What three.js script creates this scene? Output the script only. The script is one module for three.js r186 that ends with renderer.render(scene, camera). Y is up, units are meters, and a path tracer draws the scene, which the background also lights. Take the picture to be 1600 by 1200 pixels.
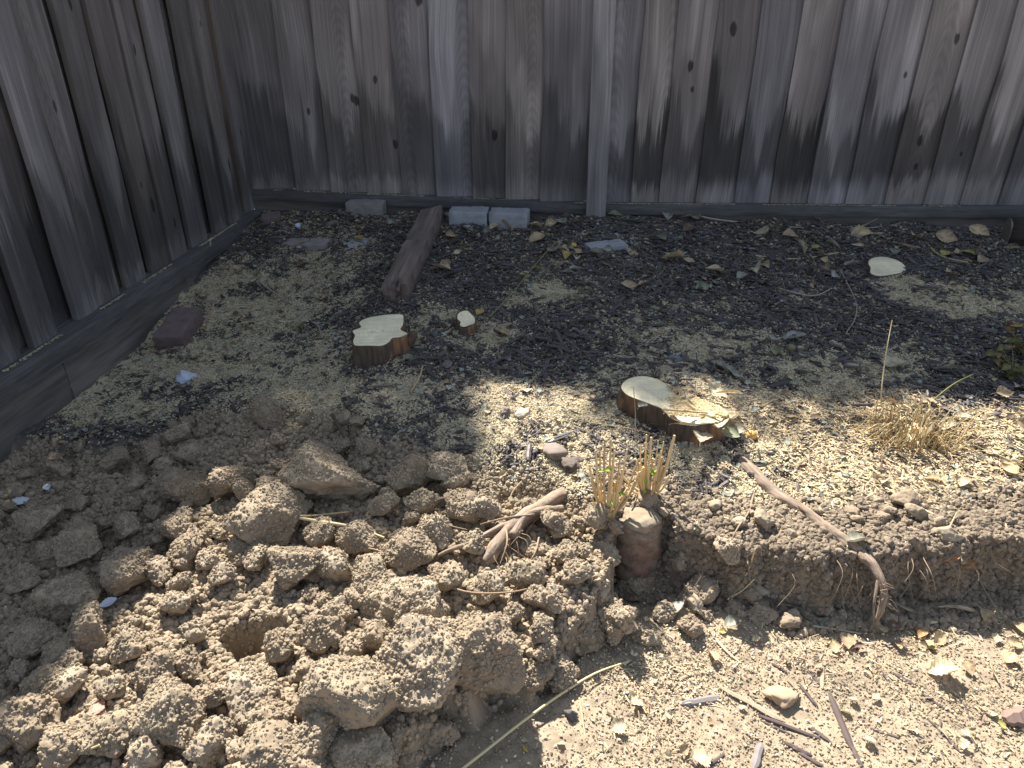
import * as THREE from 'three';
import { mergeGeometries, mergeVertices } from 'three/addons/utils/BufferGeometryUtils.js';

// ---------- camera, sky, sun, exposure ----------
const scene = new THREE.Scene();
const renderer = new THREE.WebGLRenderer({ antialias: true });
renderer.toneMapping = THREE.LinearToneMapping;
renderer.toneMappingExposure = 3.0;
renderer.shadowMap.enabled = true;
const camera = new THREE.PerspectiveCamera(55.93, 4 / 3, 0.02, 300);
camera.position.set(1.5, 0.95, 3.38);
{
  const p = 27.9 * Math.PI / 180, y = 5 * Math.PI / 180;
  camera.lookAt(1.5 - Math.sin(y) * Math.cos(p), 0.95 - Math.sin(p), 3.38 - Math.cos(y) * Math.cos(p));
}
camera.focus = 1.75;
camera.userData.fStop = 11;
const SUN = new THREE.Vector3(-0.365, 1, -0.82).normalize();
{                                                                   // pale, slightly hazy daylight sky
  const W = 512, T = 256, D = new Float32Array(W * T * 4), d = new THREE.Vector3();
  for (let j = 0; j < T; j++) for (let i = 0; i < W; i++) {
    const el = ((j + 0.5) / T - 0.5) * Math.PI, az = ((i + 0.5) / W - 0.5) * 2 * Math.PI; d.set(Math.cos(el) * Math.cos(az), Math.sin(el), Math.cos(el) * Math.sin(az));
    const h = Math.exp(-Math.max(0, Math.sin(el)) * 3.2), g = Math.max(0, d.dot(SUN)), glow = 0.25 * g ** 6 + 0.5 * g ** 60, o = (j * W + i) * 4;
    D[o] = 0.25 + 0.3 * h + glow; D[o + 1] = 0.325 + 0.31 * h + glow * 0.96; D[o + 2] = 0.47 + 0.33 * h + glow * 0.9; D[o + 3] = 1;
  }
  const t = new THREE.DataTexture(D, W, T, THREE.RGBAFormat, THREE.FloatType); t.mapping = THREE.EquirectangularReflectionMapping; t.magFilter = THREE.LinearFilter; t.needsUpdate = true;
  scene.background = t; scene.environment = t; scene.backgroundIntensity = scene.environmentIntensity = 0.49;
}
const sun = new THREE.DirectionalLight(new THREE.Color(1, 0.94, 0.86), 5);
sun.name = 'sun';
sun.position.copy(SUN).multiplyScalar(12).add(new THREE.Vector3(1.5, 0, 1.5));
sun.target.position.set(1.5, 0, 1.5);
sun.castShadow = true; sun.shadow.radius = 2;
sun.shadow.mapSize.set(4096, 4096);
Object.assign(sun.shadow.camera, { left: -4, right: 4, top: 4, bottom: -4, near: 1, far: 30 });
scene.add(sun, sun.target);

// ---------- numbers and noise ----------
function rng(seed) { let a = seed >>> 0; return () => { a = (a + 0x6D2B79F5) | 0; let t = Math.imul(a ^ (a >>> 15), 1 | a); t = (t + Math.imul(t ^ (t >>> 7), 61 | t)) ^ t; return ((t ^ (t >>> 14)) >>> 0) / 4294967296; }; }
const clamp = (v, a = 0, b = 1) => v < a ? a : v > b ? b : v;
const mix = (a, b, t) => a + (b - a) * t;
const ss = (a, b, t) => { t = clamp((t - a) / (b - a)); return t * t * (3 - 2 * t); };
function hash(i, j, k) { let h = Math.imul(i, 374761393) + Math.imul(j, 668265263) + Math.imul(k, 1274126177) | 0; h = Math.imul(h ^ (h >>> 13), 1274126177); h ^= h >>> 16; h = Math.imul(h, 2246822519); return ((h ^ (h >>> 13)) >>> 0) / 4294967296; }
function vn(x, y, s = 0) { const i = Math.floor(x), j = Math.floor(y); let u = x - i, v = y - j; u = u * u * (3 - 2 * u); v = v * v * (3 - 2 * v); const a = hash(i, j, s), b = hash(i + 1, j, s), c = hash(i, j + 1, s), d = hash(i + 1, j + 1, s); return a + (b - a) * u + (c - a) * v + (a - b - c + d) * u * v; }
function fbm(x, y, s, o = 4) { let f = 0, a = 0.5, t = 0; for (let i = 0; i < o; i++) { f += a * vn(x, y, s + i); t += a; a *= 0.5; x = x * 2.03 + 1.7; y = y * 2.03 + 9.2; } return f / t; }
function vn3(x, y, z, s) { const k = Math.floor(z); let w = z - k; w = w * w * (3 - 2 * w); return mix(vn(x, y, s + k * 57), vn(x, y, s + (k + 1) * 57), w); }
// rounded crumbs on a jittered grid, height in metres
function crumbs(x, z, c, s) {
  let gx = x / c, gz = z / c; gx += (vn(gx * 2.1, gz * 2.1, s + 6) - 0.5) * 0.8; gz += (vn(gx * 2.1 + 9, gz * 2.1, s + 7) - 0.5) * 0.8; const i0 = Math.floor(gx), j0 = Math.floor(gz); let m = 0.16;
  for (let i = i0 - 1; i <= i0 + 1; i++) for (let j = j0 - 1; j <= j0 + 1; j++) {
    const dx = i + hash(i, j, s) - gx, dz = j + hash(i, j, s + 1) - gz, r = 0.38 + 0.5 * hash(i, j, s + 2), q = 1 - (dx * dx + dz * dz) / (r * r);
    if (q > 0) { const h = Math.sqrt(q) * r; if (h > m) m = h; }
  }
  return m * c;
}
function crumbs3(x, y, z, s) {
  x += (vn3(x * 1.9 + 60, y * 1.9 + 60, z * 1.9 + 60, s + 6) - 0.5) * 0.9; y += (vn3(x * 1.9 + 70, y * 1.9 + 60, z * 1.9 + 60, s + 7) - 0.5) * 0.9;
  const i0 = Math.floor(x), j0 = Math.floor(y), k0 = Math.floor(z); let m = 0.2;
  for (let i = i0 - 1; i <= i0 + 1; i++) for (let j = j0 - 1; j <= j0 + 1; j++) for (let k = k0 - 1; k <= k0 + 1; k++) {
    const n = s + k * 131, dx = i + hash(i, j, n) - x, dy = j + hash(i, j, n + 1) - y, dz = k + hash(i, j, n + 2) - z, r = 0.45 + 0.5 * hash(i, j, n + 3), q = 1 - (dx * dx + dy * dy + dz * dz) / (r * r);
    if (q > 0) { const h = Math.sqrt(q) * r; if (h > m) m = h; }
  }
  return m;
}
const lin = (r, g, b) => new THREE.Color().setRGB(r, g, b);
const std = (c, o = {}) => new THREE.MeshStandardMaterial({ color: c, roughness: 0.95, ...o });
const leafy = (c, o = {}) => new THREE.MeshPhysicalMaterial({ color: c, roughness: 0.9, vertexColors: true, transmission: 0.25, thickness: 0, side: THREE.DoubleSide, ...o });

// ---------- names and labels ----------
const taken = {};
function numbered(n) { if (!(n in taken)) { taken[n] = 0; return n; } return n + '_' + String(++taken[n]).padStart(3, '0'); }
function shade(o) { o.traverse(c => { if (c.isMesh) { c.castShadow = true; c.receiveShadow = true; } }); return o; }
function tag(o, label, category, group, kind) { o.userData = { label, category }; if (group) o.userData.group = group; if (kind) o.userData.kind = kind; return o; }
function thing(name, label, category, p = [0, 0, 0], turn = 0, group) { const o = new THREE.Group(); o.name = numbered(name); o.position.set(...p); o.rotation.y = turn; tag(o, label, category, group); scene.add(o); return o; }
function single(name, geo, mat, label, category, group, kind) { const o = new THREE.Mesh(geo, mat); o.name = numbered(name); tag(o, label, category, group, kind); shade(o); scene.add(o); return o; }
function part(name, geo, mat, parent, label) { const o = new THREE.Mesh(geo, mat); o.name = name; if (label) o.userData = { label }; shade(o); parent.add(o); return o; }

// ---------- measured layout (metres; corner of the two fences at x = 0, z = 0) ----------
const LOBED = { c: [0.929, 0.065, 1.403], tilt: 0.158, o: [[-0.092, 0.008], [-0.072, -0.015], [-0.084, -0.04], [-0.074, -0.063], [-0.027, -0.089], [0.021, -0.099], [0.047, -0.097], [0.056, -0.075], [0.063, -0.036], [0.061, -0.011], [0.077, 0.004], [0.087, 0.012], [0.068, 0.035], [0.046, 0.042], [0.04, 0.063], [0.022, 0.085], [-0.025, 0.088], [-0.062, 0.088], [-0.075, 0.065], [-0.078, 0.035]] };
const SMALL = { c: [1.16, 0.039, 1.231], tilt: 0.649, o: [[-0.031, -0.001], [-0.03, -0.019], [-0.013, -0.031], [0.007, -0.032], [0.02, -0.021], [0.035, -0.005], [0.035, 0.014], [0.016, 0.025], [-0.003, 0.031], [-0.018, 0.025], [-0.018, 0.014]] };
const LONG = { c: [1.768, 0.042, 1.72], tilt: 0.035, o: [[-0.131, -0.052], [-0.121, -0.086], [-0.099, -0.11], [-0.068, -0.122], [-0.041, -0.115], [-0.016, -0.095], [-0.001, -0.066], [0.018, -0.027], [0.038, 0.0], [0.063, 0.009], [0.091, 0.007], [0.12, 0.021], [0.132, 0.047], [0.131, 0.073], [0.104, 0.101], [0.061, 0.119], [0.021, 0.118], [-0.011, 0.095], [-0.03, 0.055], [-0.056, 0.033], [-0.088, 0.01], [-0.118, -0.015]] };
const LOW = { c: [2.694, 0.044, 0.604], tilt: 0.141, o: [[-0.057, -0.034], [-0.03, -0.077], [0.021, -0.095], [0.067, -0.068], [0.082, -0.022], [0.069, 0.028], [0.034, 0.054], [-0.001, 0.068], [-0.052, 0.079], [-0.073, 0.061], [-0.061, 0.007]] };
const LEAVES = [[1.192,0.187,0.073,"t"],[1.326,0.212,0.053,"t"],[1.143,0.224,0.046,"t"],[1.341,0.363,0.063,"t"],[1.439,0.166,0.06,"g"],[1.399,0.186,0.046,"t"],[1.684,0.038,0.048,"g"],[1.508,0.163,0.046,"b"],[1.468,0.046,0.041,"g"],[1.02,0.269,0.052,"g"],[1.186,0.414,0.031,"g"],[1.051,0.538,0.048,"b"],[0.996,0.745,0.074,"t"],[1.04,0.798,0.05,"b"],[1.003,0.681,0.046,"t"],[0.969,0.764,0.057,"b"],[1.433,0.51,0.066,"g"],[1.471,0.564,0.047,"y"],[1.522,0.531,0.042,"t"],[1.592,0.555,0.047,"g"],[1.642,0.509,0.036,"g"],[1.732,0.515,0.054,"t"],[1.707,0.859,0.065,"t"],[1.793,0.875,0.032,"g"],[1.749,0.85,0.038,"t"],[1.509,0.724,0.051,"g"],[1.479,0.779,0.05,"g"],[1.625,0.669,0.034,"t"],[2.009,0.003,0.055,"b"],[1.921,0.038,0.054,"g"],[2.058,0.011,0.048,"g"],[2.603,-0.035,0.088,"t"],[2.315,0.213,0.077,"t"],[2.285,0.265,0.038,"g"],[2.432,0.246,0.07,"t"],[2.511,0.208,0.045,"b"],[2.736,0.205,0.07,"t"],[2.806,0.193,0.038,"t"],[1.856,0.329,0.069,"g"],[1.89,0.597,0.07,"t"],[1.95,0.619,0.04,"t"],[2.197,0.672,0.068,"t"],[2.244,0.628,0.04,"t"],[2.131,0.728,0.055,"g"],[2.037,0.698,0.056,"t"],[2.071,0.708,0.034,"b"],[2.036,0.78,0.044,"g"],[2.422,0.405,0.133,"r"],[2.499,0.367,0.043,"y"],[2.568,0.371,0.091,"r"],[2.668,0.355,0.043,"t"],[2.546,0.532,0.041,"b"],[2.574,0.563,0.04,"g"],[2.467,0.625,0.045,"t"],[2.883,0.347,0.073,"r"],[3.22,0.187,0.069,"t"],[2.949,0.239,0.056,"t"],[3.06,0.255,0.068,"t"],[3.013,0.382,0.042,"y"],[3.087,0.397,0.042,"y"],[3.107,0.44,0.071,"t"],[3.237,0.325,0.061,"r"],[3.295,0.33,0.073,"r"],[3.386,0.221,0.075,"r"],[2.809,0.404,0.042,"g"],[2.919,1.109,0.052,"y"],[2.576,1.088,0.044,"b"],[2.54,1.111,0.048,"t"],[2.456,1.377,0.07,"c"],[2.595,1.405,0.043,"g"],[2.759,1.476,0.045,"t"],[2.688,1.536,0.048,"t"],[2.135,1.265,0.051,"g"],[2.122,1.338,0.045,"g"],[2.202,1.245,0.069,"g"],[1.957,1.475,0.051,"g"],[1.981,1.502,0.046,"g"],[1.8,1.686,0.02,"g"],[0.494,0.864,0.039,"g"],[0.093,0.151,0.034,"t"],[0.335,0.461,0.044,"t"],[0.568,0.386,0.038,"y"],[0.424,0.285,0.046,"g"],[0.331,0.177,0.054,"t"],[0.675,0.236,0.04,"g"],[0.228,0.273,0.033,"t"],[0.272,1.126,0.042,"b"],[0.181,1.083,0.027,"y"],[0.561,1.132,0.052,"y"],[0.339,1.198,0.026,"t"],[1.689,1.785,0.03,"g"],[1.285,1.275,0.052,"t"],[1.348,1.293,0.028,"b"],[1.026,1.48,0.031,"g"],[1.132,2.372,0.037,"t"],[0.731,2.62,0.03,"p"],[2.217,2.378,0.05,"c"],[2.27,2.362,0.028,"t"],[2.314,2.366,0.044,"r"],[2.359,2.33,0.031,"t"],[1.642,2.477,0.029,"c"],[1.611,2.536,0.026,"c"],[1.697,2.502,0.021,"t"],[1.746,2.585,0.034,"c"],[1.795,2.37,0.031,"t"],[1.709,2.433,0.014,"t"],[1.719,2.568,0.022,"t"],[1.888,2.324,0.017,"c"],[1.989,2.381,0.019,"t"],[1.933,2.37,0.017,"b"],[1.999,2.254,0.027,"g"],[1.845,2.291,0.033,"g"],[1.747,2.256,0.043,"g"],[2.104,2.158,0.046,"g"],[2.301,2.158,0.034,"o"],[2.333,2.159,0.04,"o"],[2.369,2.223,0.036,"t"],[2.25,2.284,0.032,"t"],[2.22,2.298,0.026,"t"],[2.221,2.279,0.023,"o"],[2.159,2.316,0.02,"t"],[2.062,2.315,0.035,"t"],[2.034,2.33,0.029,"t"],[2.083,2.326,0.023,"b"],[2.144,2.272,0.027,"t"],[2.172,2.262,0.027,"b"],[2.038,2.262,0.027,"g"],[2.215,2.215,0.055,"r"],[2.317,2.213,0.091,"r"],[2.159,2.21,0.04,"t"],[2.39,2.283,0.035,"t"],[2.423,2.24,0.03,"t"],[2.366,2.269,0.023,"t"],[2.033,2.447,0.016,"c"],[2.075,2.437,0.016,"c"],[2.033,2.53,0.02,"c"],[2.204,2.497,0.015,"c"],[2.188,2.522,0.02,"c"],[2.273,2.475,0.018,"y"],[2.221,2.489,0.013,"t"],[2.145,2.213,0.031,"g"],[1.844,1.827,0.044,"c"],[1.795,1.7,0.066,"r"],[1.909,1.713,0.077,"r"],[1.814,1.751,0.057,"r"],[1.879,1.695,0.058,"c"],[1.931,1.73,0.05,"c"],[1.928,1.793,0.048,"g"],[1.836,1.668,0.059,"r"],[1.779,1.605,0.028,"g"],[2.393,1.754,0.074,"c"],[2.453,1.721,0.056,"c"],[2.527,1.657,0.039,"t"],[2.367,1.607,0.028,"o"],[2.369,1.757,0.044,"c"],[2.662,1.706,0.056,"t"],[2.443,1.954,0.04,"t"],[2.541,1.863,0.035,"t"],[2.334,1.964,0.044,"r"],[2.507,1.774,0.047,"b"],[2.268,1.846,0.032,"t"],[2.02,2.056,0.026,"t"],[2.409,1.935,0.034,"c"],[2.433,2.021,0.026,"c"],[2.469,1.6,0.036,"t"],[2.313,1.511,0.041,"r"],[2.373,1.434,0.03,"t"]];
const CLODS = [[1.26,2.529,0.083,0.062],[1.369,2.495,0.063,0.053],[1.164,2.608,0.079,0.06],[0.994,2.591,0.049,0.03],[1.562,2.337,0.038,0.051],[1.609,2.32,0.04,0.042],[1.505,2.441,0.042,0.03],[1.513,2.458,0.028,0.023],[0.668,2.3,0.056,0.035],[0.812,2.307,0.042,0.029],[0.832,2.407,0.052,0.021],[0.849,2.142,0.079,0.052],[0.923,2.004,0.065,0.048],[0.679,1.726,0.039,0.03],[1.164,2.368,0.052,0.03],[1.231,2.403,0.05,0.037],[1.066,2.456,0.031,0.036],[0.453,2.234,0.066,0.041],[0.384,2.324,0.056,0.039],[0.618,2.464,0.033,0.03],[0.716,2.492,0.038,0.035],[0.527,2.487,0.042,0.034],[0.725,2.7,0.036,0.028],[0.879,2.643,0.044,0.031],[0.971,2.687,0.035,0.027],[1.087,2.704,0.039,0.022],[1.074,2.543,0.034,0.03],[1.207,2.676,0.04,0.022],[0.802,2.565,0.03,0.025],[1.173,2.454,0.026,0.029],[1.222,1.95,0.042,0.033],[1.13,1.978,0.037,0.031],[1.094,2.086,0.032,0.028],[0.994,1.941,0.035,0.028],[0.678,1.981,0.043,0.027],[0.855,2.035,0.049,0.038],[0.879,2.452,0.024,0.03],[0.978,2.451,0.024,0.027],[0.911,2.409,0.049,0.018],[0.816,2.453,0.03,0.028],[0.844,2.533,0.034,0.027],[1.277,2.302,0.038,0.028],[1.357,2.321,0.031,0.025],[1.413,2.383,0.034,0.028],[1.43,2.287,0.028,0.024],[1.395,2.447,0.028,0.023],[1.455,2.474,0.025,0.021],[1.314,2.19,0.03,0.025],[1.229,2.178,0.03,0.023],[1.187,2.242,0.036,0.025],[1.068,2.208,0.034,0.025],[1.037,2.289,0.037,0.026],[0.956,2.289,0.039,0.026],[1.124,2.313,0.032,0.02],[0.514,2.161,0.044,0.032],[0.622,2.16,0.039,0.029],[0.714,2.162,0.039,0.029],[0.432,1.992,0.04,0.029],[0.577,2.013,0.039,0.027],[0.337,2.079,0.041,0.028],[0.293,2.155,0.044,0.03],[0.538,2.554,0.035,0.029],[0.637,2.59,0.033,0.027],[0.732,2.589,0.03,0.024],[0.625,2.655,0.032,0.027],[0.797,2.675,0.028,0.023],[0.87,2.706,0.025,0.022],[1.25,2.64,0.018,0.017],[1.313,2.596,0.016,0.014],[1.278,2.637,0.018,0.015],[1.511,2.221,0.029,0.024],[1.532,2.28,0.025,0.023],[1.484,2.345,0.027,0.023],[1.544,2.208,0.027,0.021],[1.469,2.418,0.026,0.023],[1.678,2.153,0.031,0.026],[1.753,2.155,0.03,0.025],[1.792,2.205,0.027,0.024],[1.72,2.261,0.026,0.022],[1.76,2.298,0.028,0.022],[1.797,2.26,0.024,0.02],[1.675,2.338,0.021,0.018],[1.648,2.262,0.02,0.02],[1.488,2.115,0.025,0.02],[1.537,2.114,0.022,0.018],[1.267,2.062,0.029,0.023],[1.179,2.069,0.032,0.025],[1.328,2.079,0.029,0.022],[1.008,2.1,0.029,0.025],[0.97,2.167,0.031,0.023],[0.857,2.249,0.038,0.024],[0.956,2.361,0.038,0.028],[1.099,2.407,0.029,0.024],[1.134,2.483,0.029,0.023],[1.005,2.489,0.03,0.024],[0.951,2.518,0.032,0.024],[0.935,2.599,0.027,0.022],[1.054,2.644,0.031,0.024],[1.127,2.674,0.03,0.023],[1.024,2.701,0.025,0.02],[1.866,2.237,0.023,0.019],[1.915,2.25,0.02,0.016],[1.841,2.194,0.024,0.019],[0.686,2.225,0.035,0.025],[0.6,2.306,0.04,0.029],[0.507,2.381,0.041,0.028]];
const SPLINTERS = [[1.802,2.437,1.903,2.496,0.01,"l"],[1.864,2.485,1.951,2.524,0.007,"d"],[1.865,2.494,1.913,2.522,0.004,"d"],[1.729,2.47,1.796,2.454,0.013,"g"],[1.893,2.533,1.933,2.557,0.008,"d"],[1.832,2.589,1.856,2.543,0.012,"g"],[1.942,2.501,1.972,2.531,0.007,"d"],[1.947,2.415,1.969,2.46,0.006,"d"],[1.967,2.38,1.987,2.418,0.005,"d"],[1.998,2.435,2.004,2.539,0.009,"d"],[1.986,2.423,2.001,2.378,0.006,"l"],[1.916,2.551,1.947,2.572,0.006,"d"],[2.006,2.531,2.008,2.573,0.008,"d"],[2.131,2.379,2.155,2.405,0.007,"d"],[1.908,2.374,1.931,2.392,0.005,"d"],[2.22,2.178,2.218,2.197,0.012,"l"],[2.183,2.096,2.252,2.106,0.008,"l"],[1.826,2.182,1.834,2.163,0.007,"l"],[1.649,2.078,1.685,2.06,0.01,"g"],[1.655,2.091,1.678,2.083,0.008,"g"],[2.283,2.465,2.326,2.454,0.029,"b"],[1.61,1.327,1.687,1.371,0.012,"d"],[1.522,1.406,1.59,1.36,0.012,"d"],[1.731,1.427,1.823,1.478,0.013,"d"],[1.818,1.401,1.884,1.403,0.015,"d"],[1.307,1.436,1.375,1.475,0.013,"d"],[1.049,1.29,1.109,1.397,0.018,"d"],[1.224,1.582,1.273,1.611,0.011,"d"],[1.413,1.549,1.486,1.523,0.011,"d"],[1.571,1.205,1.652,1.269,0.012,"d"],[1.44,1.308,1.521,1.344,0.012,"d"],[2.238,1.176,2.314,1.193,0.01,"d"],[2.406,0.938,2.477,0.987,0.011,"d"],[2.055,1.071,2.132,1.105,0.011,"d"],[1.8,1.187,1.877,1.142,0.01,"d"],[1.74,1.305,1.797,1.322,0.012,"d"],[1.929,1.288,1.994,1.306,0.01,"d"],[1.879,0.926,1.962,0.974,0.011,"d"],[2.219,0.899,2.298,0.937,0.011,"d"],[1.475,1.117,1.54,1.207,0.013,"d"],[1.304,1.558,1.348,1.641,0.011,"d"],[1.693,1.578,1.76,1.52,0.009,"d"],[2.32,1.869,2.38,1.9,0.009,"b"],[2.396,1.898,2.443,1.92,0.01,"b"],[2.161,1.953,2.222,1.983,0.009,"l"],[2.459,1.818,2.529,1.826,0.014,"b"],[2.258,2.036,2.289,2.095,0.006,"l"],[2.089,2.005,2.132,2.045,0.006,"b"],[2.408,1.537,2.489,1.503,0.014,"b"],[2.579,1.454,2.657,1.473,0.013,"b"],[2.049,2.498,2.085,2.518,0.006,"d"],[2.154,2.476,2.182,2.535,0.004,"d"],[2.165,2.422,2.188,2.447,0.006,"d"],[1.729,2.418,1.754,2.406,0.006,"l"],[1.75,2.596,1.786,2.568,0.006,"d"]];
const TWIGS = {"arching_twig":[[1.918,0.14,-0.144],[1.985,0.099,-0.091],[2.081,0.07,-0.004],[2.262,0.058,0.045],[2.504,0.055,0.098],[2.725,0.055,0.101],[2.928,0.067,0.063]],"twig_b":[[2.728,0.056,0.092],[2.787,0.066,0.072],[2.831,0.105,0.096]],"straw":[[1.338,-0.16,2.655],[1.39,-0.15,2.609],[1.45,-0.145,2.55],[1.514,-0.151,2.484],[1.573,-0.156,2.432],[1.641,-0.167,2.387]],"green_stem":[[1.227,0.008,1.132],[1.294,0.053,1.02],[1.36,0.092,0.832],[1.434,0.122,0.621]],"stem_c":[[1.357,0.01,0.881],[1.393,0.045,0.764],[1.437,0.06,0.653]],"stalk_d":[[2.342,-0.023,1.61],[2.343,0.038,1.578],[2.372,0.103,1.489],[2.402,0.156,1.41]],"twig_e":[[2.528,0.032,0.627],[2.509,0.03,0.765],[2.485,0.022,0.939],[2.437,0.016,1.073],[2.385,0.007,1.16]],"twig_f":[[0.258,-0.038,0.741],[0.342,-0.044,0.824],[0.451,-0.057,0.917]],"twig_g":[[0.516,-0.071,1.081],[0.529,-0.057,1.035],[0.555,-0.041,0.979]],"twig_h":[[0.56,-0.06,1.055],[0.618,-0.052,1.115],[0.669,-0.052,1.221]],"twig_i":[[1.067,-0.007,1.468],[1.075,-0.003,1.57],[1.068,-0.005,1.653]],"thin_j":[[1.674,-0.033,1.82],[1.674,0.019,1.774],[1.667,0.081,1.736]],"thin_k":[[1.558,-0.02,1.751],[1.623,-0.01,1.78],[1.696,-0.017,1.788],[1.751,-0.022,1.802]],"thin_l":[[2.443,-0.013,1.618],[2.545,0.029,1.543],[2.61,0.041,1.503]],"thin_m":[[1.812,-0.16,2.328],[1.831,-0.16,2.361],[1.863,-0.167,2.389]],"thin_n":[[1.544,-0.167,2.48],[1.549,-0.164,2.521],[1.555,-0.168,2.561]],"thin_o":[[1.856,-0.158,2.213],[1.879,-0.133,2.214],[1.899,-0.104,2.211]],"thin_p":[[1.876,-0.12,2.205],[1.886,-0.084,2.205],[1.892,-0.031,2.203]],"thin_q":[[2.01,-0.16,2.274],[2.059,-0.16,2.28],[2.102,-0.164,2.283]],"thin_r":[[0.768,-0.088,2.107],[0.872,-0.07,2.133],[0.97,-0.061,2.158],[1.063,-0.054,2.181],[1.122,-0.063,2.197]],"thin_s":[[0.846,-0.081,2.11],[0.921,-0.061,2.143],[1.02,-0.068,2.111]],"stake_t":[[0.876,-0.1,1.996],[0.868,-0.066,1.963],[0.854,-0.023,1.931]],"stick_u":[[0.869,-0.035,1.745],[0.911,-0.033,1.812],[0.95,-0.057,1.869]],"thin_v":[[0.743,-0.091,2.738],[0.761,-0.089,2.716],[0.794,-0.077,2.705]],"thin_w":[[1.216,-0.051,2.481],[1.227,-0.032,2.461],[1.23,-0.032,2.43]],"twig_x":[[3.002,0.042,0.17],[2.982,0.042,0.437],[3.05,0.04,0.491]],"thin_y":[[2.305,-0.035,2.11],[2.347,-0.024,2.052]],"thin_z":[[2.301,-0.033,2.055],[2.269,-0.027,2.032],[2.225,-0.027,1.964]],"reed_a":[[2.234,0.038,0.474],[2.377,0.039,0.507],[2.577,0.043,0.418]],"reed_b":[[1.764,0.028,0.606],[1.869,0.029,0.678],[1.949,0.03,0.62]],"reed_c":[[1.607,0.017,0.941],[1.727,0.033,0.808],[1.779,0.032,0.73]],"reed_d":[[2.277,0.022,0.832],[2.357,0.022,0.871],[2.446,0.024,0.791]],"thin_aa":[[2.116,0.045,0.333],[2.224,0.044,0.392],[2.39,0.044,0.349]]};
const ROOTS = {"long_root":[[1.916,-0.03,1.861],[1.944,-0.027,1.944],[1.987,-0.028,2.009],[2.032,-0.03,2.063],[2.067,-0.031,2.119],[2.095,-0.036,2.16],[2.11,-0.04,2.178]],"thick_root":[[1.338,-0.08,2.223],[1.362,-0.062,2.187],[1.391,-0.052,2.133],[1.436,-0.052,2.073],[1.485,-0.063,2.005],[1.521,-0.067,1.971]],"thick_root2":[[1.394,-0.05,2.167],[1.417,-0.041,2.111],[1.458,-0.036,2.087],[1.5,-0.045,2.066]],"fork":[[1.39,-0.041,2.125],[1.352,-0.042,2.16],[1.303,-0.042,2.206],[1.254,-0.046,2.236],[1.231,-0.061,2.246]],"fork2":[[1.438,-0.035,2.106],[1.376,-0.032,2.127],[1.323,-0.036,2.148]],"thin1":[[1.216,-0.061,2.103],[1.255,-0.046,2.163],[1.298,-0.05,2.171]],"thin2":[[1.237,-0.061,2.306],[1.324,-0.05,2.354],[1.41,-0.05,2.346],[1.457,-0.066,2.309]],"thin3":[[1.336,-0.06,2.307],[1.377,-0.051,2.326],[1.405,-0.061,2.3]],"thin4":[[1.379,-0.042,2.157],[1.389,-0.03,2.233],[1.379,-0.051,2.268]],"thin5":[[1.452,-0.06,2.171],[1.446,-0.05,2.234],[1.428,-0.07,2.261]],"thin6":[[1.93,-0.036,2.003],[1.902,-0.03,2.083],[1.858,-0.018,2.166],[1.844,-0.053,2.186],[1.853,-0.111,2.198]],"thin7":[[1.844,-0.046,2.184],[1.861,-0.077,2.196],[1.874,-0.104,2.203]],"thin8":[[1.827,-0.029,2.165],[1.844,-0.053,2.186]],"thin9":[[1.399,-0.068,1.96],[1.381,-0.061,2.016],[1.378,-0.061,2.065]],"thin10":[[1.15,-0.062,2.256],[1.122,-0.053,2.249],[1.075,-0.064,2.23]]};
const SAWDUST = [[-0.077,1.633,0.115,0.9],[-0.002,1.462,0.143,1],[0.043,1.274,0.131,0.9],[0.07,1.001,0.143,0.9],[0.095,0.768,0.115,0.8],[0.322,0.95,0.168,0.7],[0.509,1.301,0.17,0.6],[0.263,1.307,0.129,0.6],[0.246,1.526,0.138,0.6],[0.679,1.519,0.135,0.7],[0.932,1.708,0.105,0.7],[0.814,1.624,0.11,0.6],[0.989,1.646,0.09,0.6],[1.009,1.398,0.059,0.9],[1.066,1.146,0.065,1],[1.04,1.244,0.063,0.8],[1.357,0.956,0.08,1.1],[1.47,0.9,0.07,0.6],[1.228,1.234,0.083,0.6],[1.169,1.638,0.143,0.5],[1.335,1.692,0.095,1.5],[1.444,1.796,0.123,1.6],[1.434,1.901,0.103,1.5],[1.298,1.827,0.098,0.9],[1.542,1.674,0.104,1.1],[1.61,1.702,0.068,1.0],[1.859,1.932,0.091,0.9],[1.871,1.356,0.098,1.2],[1.93,1.469,0.112,1.1],[2.07,1.495,0.146,0.9],[2.188,1.521,0.126,0.9],[2.006,1.638,0.121,1],[1.852,1.65,0.086,1],[2.226,1.74,0.114,0.9],[2.136,1.657,0.102,0.9],[2.088,1.781,0.145,1],[2.192,1.852,0.14,0.9],[2.311,1.893,0.136,0.7],[1.98,1.922,0.091,0.9],[2.264,1.616,0.104,0.7],[2.937,0.897,0.122,1.3],[2.851,0.794,0.116,0.8],[3.08,0.775,0.092,0.8],[2.737,0.858,0.113,0.6],[2.713,0.744,0.071,0.7],[2.297,1.322,0.117,0.5],[2.475,1.349,0.115,0.5],[2.03,1.215,0.123,0.5],[1.727,1.192,0.125,0.35],[1.962,0.974,0.112,0.3],[1.634,1.493,0.093,0.4],[2.317,0.947,0.089,0.3],[0.453,0.385,0.112,0.35],[0.396,0.563,0.16,0.35],[0.668,0.757,0.125,0.25],[0.384,0.767,0.152,0.4],[0.571,0.944,0.119,0.4],[1.907,0.151,0.172,0.12],[1.391,0.723,0.123,0.3],[1.158,1.329,0.101,0.4],[1.717,2.419,0.072,0.35],[1.779,2.398,0.073,0.35],[1.656,2.437,0.071,0.3],[1.844,2.363,0.074,0.3],[1.182,2.342,0.05,0.4],[1.529,1.971,0.076,0.3]];

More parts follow.
